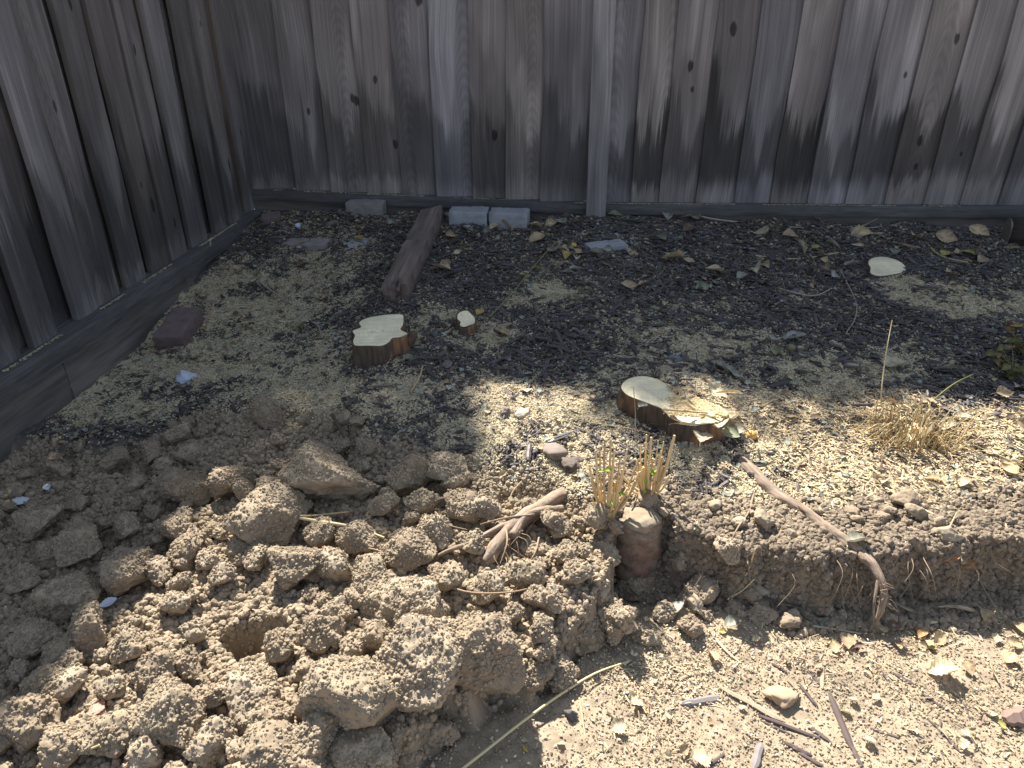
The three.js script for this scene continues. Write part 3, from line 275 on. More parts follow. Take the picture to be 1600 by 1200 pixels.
{
  const f = thing('side_fence', 'dark weathered fence of staggered boards meeting the corner, its kickboard standing clear of the soil', 'fence');
  const zs = [-0.05, 0.143, 0.301, 0.498, 0.672, 0.819, 0.979, 1.147, 1.268, 1.482, 1.652]; for (let z = 1.82; z < 2.7; z += 0.17) zs.push(z);
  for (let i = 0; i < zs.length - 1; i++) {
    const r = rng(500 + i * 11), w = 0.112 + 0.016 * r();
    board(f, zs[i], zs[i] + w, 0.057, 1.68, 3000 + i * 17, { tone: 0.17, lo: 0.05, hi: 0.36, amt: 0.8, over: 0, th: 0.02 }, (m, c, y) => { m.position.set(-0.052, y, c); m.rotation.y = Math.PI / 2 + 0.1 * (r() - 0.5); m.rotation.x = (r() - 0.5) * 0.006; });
    board(f, zs[i] + w - 0.05, zs[i + 1] + 0.05, 0.057, 1.68, 3500 + i * 17, { tone: 0.1, lo: 0.05, hi: 0.4, amt: 0.8, over: 0, th: 0.012 }, (m, c, y) => { m.position.set(-0.088, y, c); m.rotation.y = Math.PI / 2; });  // recessed boards of the same fence, groove shade put into their darker tone
  }
  for (const [a, b, s] of [[-0.01, 1.9, 21], [1.904, 2.7, 22]]) { const m = part('bottom_rail', wornBox(b - a, 0.062, 0.11, s, 0.006, 0.005), railMat, f); m.rotation.y = Math.PI / 2; m.position.set(-0.053, 0.0255, (a + b) / 2); }
  for (const [a, b, s] of [[0.02, 1.55, 23], [1.553, 2.7, 24]]) { const m = part('kickboard', wornBox(b - a, 0.26, 0.03, s, 0.003, 0.004), kickMat, f); m.rotation.y = Math.PI / 2; m.position.set(-0.032, -0.1365, (a + b) / 2); }
  const cap = part('top_rail', wornBox(2.7, 0.03, 0.1, 25), railMat, f); cap.rotation.y = Math.PI / 2; cap.position.set(-0.07, 1.697, 1.34);
}
// shrubs beyond the back fence: they break the edge of the shade into patches
const shrubLeaf = leafy(lin(0.06, 0.09, 0.03), { transmission: 0.2, vertexColors: false }), barkMat = std(lin(0.12, 0.09, 0.065));
function shrub(x, z, top, rx, ry, count, size, seed, label) {
  const r = rng(seed), t = thing('shrub', label, 'shrub', [x, -0.1, z], 0, 'shrubs beyond the back fence'), P = [], I = [];
  for (let i = 0; i < 5; i++) part(i ? 'limb' : 'trunk', tube([[0, 0, 0], [(r() - 0.5) * rx, top * 0.5, (r() - 0.5) * 0.2], [(r() - 0.5) * rx * 1.6, top * 0.92 + 0.05, (r() - 0.5) * 0.3]], 0.02, 0.005, { n: 6 }), barkMat, t);
  for (let c = 0; c < count; c++) {
    const a = r() * 6.283, q = Math.sqrt(r()), cx = Math.cos(a) * q * rx, cy = top + 0.1 - ry + Math.sin(a) * q * ry, cz = (r() - 0.5) * 0.3;
    for (let l = 0; l < 9; l++) { const p = new THREE.Vector3(cx + (r() - 0.5) * 0.09, cy + (r() - 0.5) * 0.09, cz + (r() - 0.5) * 0.09), e = new THREE.Euler(r() * 6, r() * 6, r() * 6), k = P.length / 3; for (const [u, v] of [[-1, 0], [0, 0.4], [0, -0.4], [1, 0]]) { const w = new THREE.Vector3(u * size, v * size, u ? 0 : size * 0.15).applyEuler(e).add(p); P.push(w.x, w.y, w.z); } I.push(k, k + 2, k + 1, k + 1, k + 2, k + 3); }
  }
  const g = new THREE.BufferGeometry(); g.setAttribute('position', new THREE.Float32BufferAttribute(P, 3)); g.setIndex(I); g.computeVertexNormals(); part('crown', g, shrubLeaf, t);
}
shrub(0.02, -0.3, 2.8, 0.38, 0.55, 460, 0.035, 61, 'dense leafy shrub rising over the fence corner');
shrub(0.83, -0.3, 2.62, 0.12, 0.5, 130, 0.03, 62, 'narrow leafy shrub rising over the fence between two broader ones');
shrub(0.66, -0.3, 2.22, 0.06, 0.2, 22, 0.03, 65, 'short thin shrub just topping the fence beside the narrow one');
shrub(1.32, -0.3, 2.36, 0.42, 0.35, 190, 0.035, 63, 'broad leafy shrub showing over the fence behind the post');
shrub(2.3, -0.3, 2.12, 0.4, 0.2, 60, 0.04, 64, 'low sparse shrub showing over the fence beyond the post');

// ---------- stumps ----------
const cutTex = s => tex(256, 256, (u, v) => { const x = u - 0.5, y = v - 0.5, d = Math.hypot(x * 1.1, y) + (fbm(u * 6, v * 6, s, 3) - 0.5) * 0.09, ring = (0.5 + 0.5 * Math.sin(d * 130)) ** 2, saw = vn(u * 8 + v * 60, v * 3, s + 4), b = fbm(u * 5, v * 5, s + 7, 3), crack = ss(0.47, 0.5, vn(u * 5, v * 22, s + 9)) * (1 - ss(0.5, 0.53, vn(u * 5, v * 22, s + 9))) * ss(0.5, 0.7, b), k = (0.93 - 0.08 * ring + 0.14 * saw) * (0.7 + 0.55 * b) * (1 - 0.45 * crack); return [0.78 * k, 0.69 * k, 0.46 * k]; });
const barkTex = tex(256, 256, (u, v) => { const s = 0.5 * vn(u * 60, v * 5, 501) + 0.5 * vn(u * 120, v * 14, 502), b = fbm(u * 8, v * 2, 503, 3), k = 0.5 + 0.9 * s; return [mix(0.09, 0.3, ss(0.5, 0.75, b)) * k, mix(0.066, 0.16, ss(0.52, 0.75, b)) * k, mix(0.045, 0.065, ss(0.52, 0.75, b)) * k]; });
const stumpBark = std(0xffffff, { map: barkTex, bumpMap: barkTex, bumpScale: 0.003 });
function stump(S, depth, flare, seed, label) {
  const t = thing('tree_stump', label, 'tree stump', S.c, 0), c = new THREE.CatmullRomCurve3(S.o.map(([x, z]) => new THREE.Vector3(x, 0, z)), true, 'centripetal'), n = 96, rim = []; for (let i = 0; i < n; i++) rim.push(c.getPoint(i / n));
  const yt = (x, z) => -S.tilt * z, P = [], U = [], I = [], rows = 12;
  for (let k = -1; k <= rows; k++) for (let i = 0; i <= n; i++) {
    const p = rim[i % n], a = i % n, f = Math.max(0, k) / rows, l = Math.hypot(p.x, p.z), inset = k < 0 ? 1 - 0.0055 / l : 1 + flare * f ** 1.6 + (k > 0 ? (vn3(Math.cos(a / n * 6.283) * 6 + 9, Math.sin(a / n * 6.283) * 6 + 9, f * 3, seed) - 0.5) * 0.1 : 0);
    P.push(p.x * inset, yt(p.x, p.z) - (k < 0 ? 0 : 0.001) - f * depth, p.z * inset); U.push(i / n * 2, f * 0.6);
  }
  for (let k = 0; k <= rows; k++) for (let i = 0; i < n; i++) { const a = k * (n + 1) + i, b = a + n + 1; I.push(a, a + 1, b, a + 1, b + 1, b); }
  let g = new THREE.BufferGeometry(); g.setAttribute('position', new THREE.Float32BufferAttribute(P, 3)); g.setAttribute('uv', new THREE.Float32BufferAttribute(U, 2)); g.setIndex(I); g.computeVertexNormals(); part('bark', g, stumpBark, t);
  const Q = [], V = [], J = [], m = 10;
  for (let k = 0; k <= m; k++) for (let i = 0; i < n; i++) { const p = rim[i], l = Math.hypot(p.x, p.z), s = k / m * (1 - 0.005 / l), x = p.x * s, z = p.z * s; Q.push(x, yt(x, z) + 0.0012 + (k < m ? (vn(x * 90 + 9, z * 30 + 9, seed) - 0.5) * 0.002 : -0.001), z); V.push(x / 0.28 + 0.5, z / 0.28 + 0.5); }
  for (let k = 0; k < m; k++) for (let i = 0; i < n; i++) { const a = k * n + i, b = k * n + (i + 1) % n; J.push(a, b, a + n, b, b + n, a + n); }
  g = new THREE.BufferGeometry(); g.setAttribute('position', new THREE.Float32BufferAttribute(Q, 3)); g.setAttribute('uv', new THREE.Float32BufferAttribute(V, 2)); g.setIndex(J); g.computeVertexNormals();
  part('cut_face', g, std(0xffffff, { map: cutTex(seed), roughness: 0.85 }), t, 'pale freshly sawn face'); return t;
}
const s1 = stump(LOBED, 0.17, 0.12, 71, 'tall lobed stump with a pale sawn top, close to the end of the timber');
part('branch_stub', tube([[0.07, -0.05, 0.0], [0.092, -0.025, 0.006], [0.1, 0.0, 0.006]], 0.016, 0.013, { n: 10, bumps: 0.4 }), stumpBark, s1);
stump(SMALL, 0.1, 0.35, 72, 'small round stump, its sawn top tilted, beside the tall lobed stump');
stump(LONG, 0.15, 0.15, 73, 'long flat stump strewn with sawdust and curled dry leaves');
LOW.c[1] += 0.004; stump(LOW, 0.09, 0.1, 74, 'low pale stump cut almost level with the dark mulch');

// ---------- bricks and blocks ----------
const grit = (r, g, b, s) => tex(256, 256, (u, v, i, j) => { const n = 0.55 * fbm(u * 7, v * 7, s, 4) + 0.25 * vn(u * 90, v * 90, s + 5) + 0.2 * hash(i, j, s), k = 0.5 + n; return [r * k, g * k, b * k]; });
const gritRep = (t) => { t.repeat.set(5, 5); return t; };
const concrete = std(0xffffff, { map: gritRep(grit(0.3, 0.305, 0.31, 601)) }), concreteDark = std(0xffffff, { map: gritRep(grit(0.24, 0.235, 0.23, 605)) }), clayGrey = std(0xffffff, { map: gritRep(grit(0.27, 0.235, 0.22, 602)) }), clayBrown = std(0xffffff, { map: gritRep(grit(0.16, 0.12, 0.105, 603)) });
for (const m of [concrete, concreteDark, clayGrey, clayBrown]) { m.bumpMap = m.map; m.bumpScale = 0.0015; }
function brick(name, cat, x, z, w, h, d, turn, sink, mat, seed, label, tip = [0, 0]) { const o = single(name, wornBox(w, h, d, seed, 0.007, 0.005), mat, label, cat); o.position.set(x, H0(x, z) + h / 2 - sink, z); o.rotation.set(tip[0], turn, tip[1], 'YXZ'); return o; }
brick('concrete_block', 'block', 1.021, 0.145, 0.175, 0.095, 0.11, 0.015, 0.02, concrete, 31, 'grey concrete block touching the old timber beside its twin');
brick('concrete_block', 'block', 1.205, 0.143, 0.178, 0.095, 0.11, -0.02, 0.022, concrete, 32, 'grey concrete block whose other side faces the fence post');
brick('brick', 'brick', 0.519, 0.052, 0.178, 0.052, 0.085, 0.0, -0.02, clayGrey, 33, 'pale grey brick lying on another against the fence rail');
brick('brick', 'brick', 0.524, 0.055, 0.17, 0.05, 0.085, 0.02, 0.026, concreteDark, 34, 'half buried brick underneath the pale grey one at the rail');
brick('brick', 'brick', 0.352, 0.42, 0.19, 0.055, 0.085, -0.05, 0.03, clayGrey, 35, 'single brick lying flat on the mulch between corner and timber', [0.05, 0.02]);
brick('paver_fragment', 'paver', 0.588, 0.39, 0.15, 0.04, 0.1, 0.55, 0.03, concrete, 36, 'bluish grey broken paver lying skewed near the single flat brick', [0.06, 0]);
brick('brick', 'brick', 0.72, 0.165, 0.13, 0.05, 0.06, 0.1, 0.03, clayGrey, 37, 'brick sunk in the ground beside the far end of the timber');
brick('brick', 'brick', 1.632, 0.435, 0.17, 0.05, 0.085, 0.42, 0.018, concrete, 38, 'grey brick lying skewed on the mulch in front of the fence post', [0.05, 0]);
brick('paver_strip', 'paver', 1.6, 0.255, 0.24, 0.04, 0.05, -0.04, 0.03, concreteDark, 39, 'narrow flat paver sunk in the mulch behind the skewed grey brick');
brick('brick_fragment', 'brick', 0.11, 0.19, 0.085, 0.06, 0.07, 0.3, 0.015, clayBrown, 40, 'brown brick fragment lying in the fence corner', [0.2, 0.1]);
{ const o = brick('brick', 'brick', 0.115, 1.125, 0.105, 0.055, 0.19, 0.05, 0.0, clayBrown, 41, 'dark brown brick tipped against the side fence', [0.2, 0.05]); o.position.y += 0.012; }

// ---------- timber, log ----------
const timberTex = tex(128, 512, (u, v) => { const s = 0.5 * vn(u * 40, v * 5, 701) + 0.5 * vn(u * 90, v * 12, 702), k = (0.5 + 0.75 * s) * (0.55 + 0.9 * fbm(u * 3, v * 4, 703, 3)); return [0.19 * k, 0.145 * k, 0.118 * k]; });
const timberMat = std(0xffffff, { map: timberTex, bumpMap: timberTex, bumpScale: 0.002 }); timberTex.repeat.set(6, 1.1);
{
  const g = wornBox(0.09, 0.085, 0.9, 51, 0.005, 0.005), p = g.attributes.position;
  for (let i = 0; i < p.count; i++) { let z = p.getZ(i); const x = p.getX(i), y = p.getY(i), s = Math.exp(-(((x - 0.006 * Math.sin(z * 60)) / 0.007) ** 2)) * ss(0.33, 0.45, z); if (y > 0) p.setY(i, y - 0.055 * s); if (z > 0.4) p.setZ(i, z - 0.03 * s - 0.012 * vn(x * 90, y * 60, 4)); if (z < -0.38) p.setZ(i, z + (0.045 - x) * 0.6 * ss(-0.38, -0.45, z)); }
  g.computeVertexNormals();
  const t = single('timber_post', g, timberMat, 'old square timber post lying on the ground, split at one end', 'timber');
  t.position.set(0.868, 0.058, 0.575); t.rotation.set(0.062, 0.03, 0.05, 'YXZ');
}
{
  const t = thing('log', 'dark cut log lying beside the fence with its pale end showing', 'log', [3.33, 0.085, 0.2], -0.24);
  part('bark', tube([[0, 0, 0], [0.4, 0.01, 0.02], [0.9, 0.0, 0.05]], 0.062, 0.07, { n: 28, seg: 24, bumps: 0.22, seed: 5 }), std(0xffffff, { map: barkTex, color: lin(0.35, 0.35, 0.38), bumpMap: barkTex, bumpScale: 0.004 }), t);
  const e = part('sawn_end', new THREE.CylinderGeometry(0.058, 0.058, 0.006, 28), std(lin(0.17, 0.15, 0.12)), t); e.rotation.z = Math.PI / 2; e.position.x = -0.004;
}

// ---------- soil clods ----------
const soil = std(lin(0.268, 0.218, 0.15), { vertexColors: true, roughness: 1 }), soils = [soil, std(lin(0.298, 0.246, 0.175), { vertexColors: true, roughness: 1 }), std(lin(0.235, 0.186, 0.127), { vertexColors: true, roughness: 1 })];
const bigG = [1, 2, 3, 4, 5, 6].map(i => clodGeo(800 + i, 30, 0.085, 10 + i % 4)), midG = [1, 2, 3, 4, 5, 6, 7, 8].map(i => clodGeo(850 + i, 13, 0.16, 9 + i % 4)), smallG = [1, 2, 3, 4, 5].map(i => clodGeo(880 + i, 5, 0.32, 6));
const special = { 0: 'largest blocky clod of dry soil, at the edge of the sandy path', 1: 'big blocky clod resting against the largest one at the path edge', 2: 'broad rough clod spreading between the largest clod and the flat-topped one', 3: 'flat-topped smooth clod set in front of the hollow', 4: 'tall knobbly clod standing at the rim of the pit beside the sprouting stump' };
const clodLabel = (x, r) => (r > 0.04 ? 'large' : r > 0.022 ? 'fist-sized' : 'small') + ' crumbly soil clod ' + (x < 0.66 ? 'in the shade along the side fence' : 'in the sunlit dug patch'), clodList = [];
function clod(x, z, r, h, i, seed) {
  const q = rng(seed), set = r > 0.035 ? bigG : r > 0.014 ? midG : smallG, o = single('soil_clod', set[(q() * set.length) | 0], soils[seed % 3], special[i] || clodLabel(x, r), 'soil clod', special[i] ? undefined : clodLabel(x, r));
  const ry = Math.min(h * 1.05, r * 0.95); o.scale.set(r * 1.08, ry, r * (0.85 + 0.3 * q())); o.rotation.set((q() - 0.5) * 0.3, q() * 6.283, (q() - 0.5) * 0.3, 'YXZ'); o.position.set(x, H0(x, z) + ry * (special[i] ? 0.4 : r > 0.022 ? 0.55 : 0.4) + 0.002, z); o.updateMatrix(); clodList.push([o, r]); return o;
}
CLODS.forEach(([x, z, r, h], i) => { if (Math.hypot(x - 0.923, z - 2.435) < 0.05 + r || (Math.abs(x - 0.923) < 0.05 && Math.abs(z - 2.45) < 0.085)) return; const v = i < 5 ? 1.08 : 0.5 + 0.95 * hash(i, 3, 9); clod(x, z, r * v, h * v, i, 4000 + i); });
[[1.585, 2.17, 0.03], [1.578, 2.225, 0.034], [1.6, 2.25, 0.022], [1.57, 2.275, 0.036], [1.6, 2.31, 0.026], [1.555, 2.33, 0.04], [1.625, 2.34, 0.024], [1.6, 2.125, 0.022]].forEach(([x, z, r], i) => { const o = clod(x, z, r, r * 0.95, -1, 4900 + i); o.position.y = -0.105 - 0.02 * (i % 3); o.userData.label = 'crumbly soil clod slumped along the wall of the pit'; o.userData.group = 'clods along the pit wall'; o.updateMatrix(); });
{ const q = rng(77); let n = 0; while (n < 170) { const x = 0.05 + 1.75 * q(), z = 1.7 + 1.1 * q(), k = zones(x, z); if (Math.hypot(x - 0.923, z - 2.435) < 0.085) continue; if (k.clod + 0.35 * k.bank < 0.3 + 0.4 * q()) continue; const r = 0.01 + 0.022 * q() ** 2; clod(x, z, r, r * 0.8, -1, 6000 + n); n++; } }

{ const q = rng(78); let n = 0; while (n < 45) { const x = 1.62 + 0.95 * q(), z = 2.0 + 0.28 * q(), k = zones(x, z); if (k.bank < 0.6 || ROOTS.long_root.some(p => Math.hypot(p[0] - x, p[2] - z) < 0.05)) continue; const r = 0.007 + 0.016 * q() ** 2; const o = clod(x, z, r, r * 0.8, -1, 6500 + n); o.userData.label = 'small crumbly clod on the dug bank'; o.userData.group = 'clods on the dug bank'; o.position.y += 0.006; n++; } }

// ---------- stones, scraps, fruit ----------
function stone(x, z, w, h, mat, label, seed, name = 'stone', group) { const g = clodGeo(seed, 6, 0.6, 7), o = single(name, g, mat, label, 'stone', group); o.scale.set(w / 2, h / 2, w / 2 * 0.8); o.rotation.y = seed; o.position.set(x, H(x, z) + h * 0.28, z); return o; }
const st = (r, g, b) => std(lin(r, g, b), { roughness: 0.8 });
stone(1.814, 1.401, 0.042, 0.03, st(0.16, 0.16, 0.17), 'rounded grey stone in the sawdust behind the long stump', 701);
stone(1.52, 1.915, 0.045, 0.025, st(0.1, 0.075, 0.06), 'smooth dark brown stone next to the upright shoots', 702);
stone(1.47, 1.87, 0.06, 0.026, st(0.2, 0.16, 0.13), 'flat pale brown stone beside the smooth dark stone', 703);
stone(1.375, 1.721, 0.038, 0.02, st(0.42, 0.36, 0.27), 'cream flat stone in the sunlit sawdust', 704);
stone(1.337, 1.715, 0.034, 0.02, st(0.17, 0.13, 0.11), 'brown flat stone touching the cream one in the sunlit sawdust', 705);
stone(1.529, 2.52, 0.022, 0.02, st(0.09, 0.085, 0.08), 'small dark pebble alone on the sandy path', 706);
stone(1.905, 2.444, 0.05, 0.02, st(0.36, 0.25, 0.16), 'flat tan stone beside the long splinters on the path', 707);
stone(1.142, 1.474, 0.028, 0.022, st(0.15, 0.13, 0.12), 'small grey brown stone in the mulch below the small stump', 708);
stone(1.06, 1.27, 0.034, 0.028, st(0.1, 0.1, 0.1), 'dark rounded stone between the tall and the small stump', 709);
stone(0.287, 1.435, 0.055, 0.035, st(0.5, 0.55, 0.62), 'bluish white stone lying near the dark brown brick', 710);
stone(0.267, 0.284, 0.022, 0.02, st(0.5, 0.56, 0.68), 'tiny pale blue stone near the fence corner', 711);
const scrapMat = std(lin(0.6, 0.64, 0.68), { roughness: 0.5, side: THREE.DoubleSide });
[[0.174, 2.06, 0.05, 'crumpled white plastic scrap in the shaded soil by the side fence'], [0.205, 2.0, 0.034, 'smaller white plastic scrap behind the crumpled one'], [0.6, 2.38, 0.04, 'pale bluish plastic scrap at the edge of the shade on the soil']].forEach(([x, z, s, label], i) => { const o = single('plastic_scrap', leafGeo(930 + i, 'b'), scrapMat, label, 'scrap'); o.scale.setScalar(s); o.rotation.y = i * 1.7 + 0.6; o.position.set(x, H(x, z) + 0.016, z); });
function fruit(x, z, r, col, label, seed) {
  const t = thing('fruit', label, 'fruit', [x, H(x, z) + r * 0.92, z], seed), pts = []; for (let i = 0; i <= 14; i++) { const a = i / 14 * Math.PI; pts.push(new THREE.Vector2(Math.max(0.0001, Math.sin(a) * r * (1 - 0.06 * Math.cos(a))), -Math.cos(a) * r * (1 - 0.12 * Math.exp(-((i - 14) ** 2) / 3)))); }
  part('flesh', new THREE.LatheGeometry(pts, 22), std(col, { roughness: 0.45 }), t); part('stalk', tube([[0, r * 0.85, 0], [0.001, r * 1.1, 0.001], [0.003, r * 1.3, 0]], 0.0012, 0.0009, { n: 5 }), barkMat, t); t.rotation.z = 0.5; return t;
}
fruit(1.963, 1.791, 0.0135, lin(0.55, 0.3, 0.05), 'small orange yellow fruit fallen next to the long stump', 1);
fruit(1.5, 0.445, 0.013, lin(0.55, 0.38, 0.05), 'small yellow fruit on the mulch near the skewed grey brick', 2);
fruit(2.126, 1.321, 0.013, lin(0.13, 0.11, 0.045), 'brownish green fruit among grey leaves in the sawdust', 3);
fruit(2.172, 1.315, 0.014, lin(0.16, 0.14, 0.06), 'olive fruit beside the brownish green one in the sawdust', 4);

// ---------- sprouting stump in the pit ----------
const shootMat = std(lin(0.6, 0.46, 0.25)), shootDark = std(lin(0.45, 0.32, 0.17)), green = leafy(lin(0.3, 0.42, 0.04));
const trunkTex = tex(128, 256, (u, v) => { const a = fbm(u * 7, v * 6, 741, 4), k = 0.55 + 0.9 * (0.5 * vn(u * 30, v * 14, 742) + 0.5 * vn(u * 70, v * 60, 743)), s = ss(0.42, 0.62, a); return [mix(0.21, 0.22, s) * k, mix(0.13, 0.165, s) * k, mix(0.09, 0.115, s) * k]; });
{
  const t = thing('sprouting_stump', 'reddish stump in the pit carrying clumps of upright cut shoots', 'stump', [1.668, -0.24, 2.105]), r = rng(91);
  part('trunk', tube([[0, -0.02, 0], [0.002, 0.06, 0.004], [-0.002, 0.13, 0.0], [0.0, 0.19, -0.012]], 0.056, 0.05, { n: 32, seg: 40, bumps: 0.28, seed: 3 }), std(0xffffff, { map: trunkTex, bumpMap: trunkTex, bumpScale: 0.004, roughness: 1 }), t, 'reddish brown soil-caked trunk');
  part('soil_cap', clodGeo(815, 12, 0.2, 7), soil, t).scale.set(0.046, 0.018, 0.046); t.children[t.children.length - 1].position.set(0.0, 0.19, -0.014);
  const clump = (bx, by, bz, n, h0, lean) => {
    part('shoot_base', tube([[bx, by - 0.035, bz], [bx + lean * 0.3, by + 0.0, bz - 0.002], [bx + lean, by + 0.025, bz - 0.004]], 0.011, 0.017, { n: 12, bumps: 0.5, seed: 8 }), shootDark, t);
    for (let i = 0; i < n; i++) { const a = r() * 6.283, q = Math.sqrt(r()), sx = bx + lean + Math.cos(a) * q * 0.019, sz = bz - 0.004 + Math.sin(a) * q * 0.015, h = h0 * (0.22 + 0.78 * r() ** 1.4), wild = r() < 0.16 ? 2 : 0.8, ox = (Math.cos(a) * q * 0.034 + (r() - 0.5) * 0.02) * wild, oz = (Math.sin(a) * q * 0.026 + (r() - 0.5) * 0.012) * wild, R = 0.0014 + 0.0022 * r(); part('shoot', tube([[sx, by + 0.012, sz], [sx + ox * 0.55, by + 0.015 + h * 0.35, sz + oz * 0.6], [sx + ox, by + 0.012 + h, sz + oz]], R * 1.15, R * 0.85, { n: 7, bumps: 0.3, seed: i }), r() < 0.7 ? shootMat : shootDark, t); }
    for (let i = 0; i < 8; i++) { const o = part('leaf', leafGeo(960 + i, 't'), green, t, 'small bright green leaf'); o.scale.setScalar(0.012 + 0.009 * r()); o.position.set(bx + lean + (r() - 0.5) * 0.05, by + 0.02 + r() * h0 * 0.6, bz + (r() - 0.5) * 0.04 + 0.012); o.rotation.set(r() - 0.2, r() * 6, r() - 0.5); }
  };
  clump(-0.072, 0.205, 0.012, 28, 0.185, 0.004); clump(0.02, 0.2, -0.06, 30, 0.165, 0.004);
}

// ---------- roots ----------
const rootTex = tex(128, 256, (u, v) => { const s = 0.6 * vn(u * 22, v * 12, 721) + 0.4 * vn(u * 50, v * 60, 722), k = (0.5 + s) * (0.7 + 0.6 * fbm(u * 4, v * 9, 724, 3)); return [0.24 * k, 0.182 * k, 0.132 * k]; });
const rootMat = std(0xffffff, { map: rootTex, bumpMap: rootTex, bumpScale: 0.004 }), rootletMat = std(lin(0.26, 0.19, 0.125));
{
  const t = thing('long_root', 'long bare root running over the bank and hanging down its face', 'root');
  const L = []; { const c = new THREE.CatmullRomCurve3(ROOTS.long_root.map((p, i) => new THREE.Vector3(p[0] + (i % 2 ? 0.002 : -0.002), p[1], p[2]))), N = 26, ys = []; for (let i = 0; i <= N; i++) { const p = c.getPoint(i / N); let y = -9; for (let a = -2; a <= 2; a++) y = Math.max(y, H(p.x + a * 0.004, p.z - a * 0.004)); L.push([p.x, 0, p.z]); ys.push(y); } for (let i = 0; i <= N; i++) { let s = 0, n = 0; for (let j = Math.max(0, i - 2); j <= Math.min(N, i + 2); j++) { s += ys[j]; n++; } L[i][1] = s / n - (i < 2 ? 0.014 : 0) + 0.001; } } part('root', tube(L, 0.017, 0.0105, { n: 14, seg: 60, bumps: 0.4, seed: 4 }), rootMat, t);
  const e = L[L.length - 1]; part('hanging_end', tube([e, [e[0] + 0.016, e[1] - 0.006, e[2] + 0.03], [e[0] + 0.03, e[1] - 0.03, e[2] + 0.066], [e[0] + 0.028, e[1] - 0.075, e[2] + 0.085], [e[0] + 0.014, e[1] - 0.125, e[2] + 0.092]], 0.012, 0.003, { n: 10, seg: 24, bumps: 0.5 }), rootMat, t);
  part('side_root', tube([[e[0] + 0.022, e[1] - 0.02, e[2] + 0.055], [e[0] + 0.012, e[1] - 0.055, e[2] + 0.085], [e[0] + 0.02, e[1] - 0.11, e[2] + 0.094]], 0.004, 0.0015, { n: 6 }), rootMat, t);
  const r = rng(31); for (let i = 0; i < 16; i++) { const y = e[1] - 0.01 - r() * 0.07, x = e[0] + 0.03, z = e[2] + 0.068; part('rootlet', tube([[x, y, z], [x + (r() - 0.35) * 0.03, y + (r() - 0.4) * 0.015, z + 0.012 * r()], [x + (r() - 0.3) * 0.06, y + (r() - 0.6) * 0.03, z + 0.02 * r()]], 0.0011, 0.0006, { n: 4, seg: 6 }), rootletMat, t); }
}
{
  const t = thing('forked_root', 'thick forked root breaking out of the clods beside the sprouting stump', 'root'), R = ROOTS;
  for (const k of ['thick_root', 'thick_root2', 'fork', 'fork2']) for (const p of R[k]) p[1] -= 0.016;
  part('root', tube(R.thick_root, 0.015, 0.021, { n: 14, seg: 36, bumps: 0.5, seed: 6 }), rootMat, t); part('root', tube(R.thick_root2, 0.011, 0.008, { n: 12, seg: 24, bumps: 0.4, seed: 7 }), rootMat, t);
  part('side_root', tube(R.fork, 0.007, 0.0025, { n: 8, seg: 24, bumps: 0.4 }), rootMat, t); part('side_root', tube(R.fork2, 0.004, 0.0015, { n: 6 }), rootMat, t);
  for (const k of ['thin1', 'thin4', 'thin5', 'thin9']) part('rootlet', tube(R[k], 0.0022, 0.001, { n: 5 }), rootletMat, t);
  const r = rng(33); for (let i = 0; i < 26; i++) { const p = R.thick_root[(r() * 5) | 0], x = p[0] + (r() - 0.5) * 0.06, z = p[2] + 0.015 + r() * 0.02, y = p[1]; part('rootlet', tube([[x, y, z], [x + (r() - 0.5) * 0.05, y - 0.01 + 0.02 * r(), z + 0.02], [x + (r() - 0.5) * 0.09, y - 0.02 - 0.015 * r(), z + 0.03 + 0.03 * r()]], 0.0012, 0.0006, { n: 4, seg: 6 }), rootletMat, t); }
}
[['thin2', 'long thin root lying across the clods'], ['thin3', 'short bent root on the clods before the thick forked root'], ['thin6', 'pale branching root trailing down the bank beside the pit'], ['thin7', 'pale rootlet beside the branching root on the bank'], ['thin8', 'short pale rootlet above the pit wall'], ['thin10', 'thin root poking out among the clods']].forEach(([k, l], i) => single('thin_root', tube(ROOTS[k], 0.0026, 0.0011, { n: 6, bumps: 0.3, seed: i }), rootletMat, l, 'root'));
{ const r = rng(35); for (let i = 0; i < 30; i++) { const x = 1.78 + 0.62 * r(), b = zb(x), z = b - 0.01 + 0.02 * r(), y = -0.05 - 0.05 * r(); single('fine_root', tube([[x, y, z - 0.01], [x + (r() - 0.5) * 0.03, y - 0.01, z + 0.03], [x + (r() - 0.5) * 0.06, y - 0.03 - 0.05 * r(), z + 0.04 + 0.02 * r()]], 0.0011, 0.0006, { n: 4, seg: 7 }), rootletMat, 'hair-thin root dangling from the cut face of the bank', 'root', 'fine roots hanging from the bank'); } }

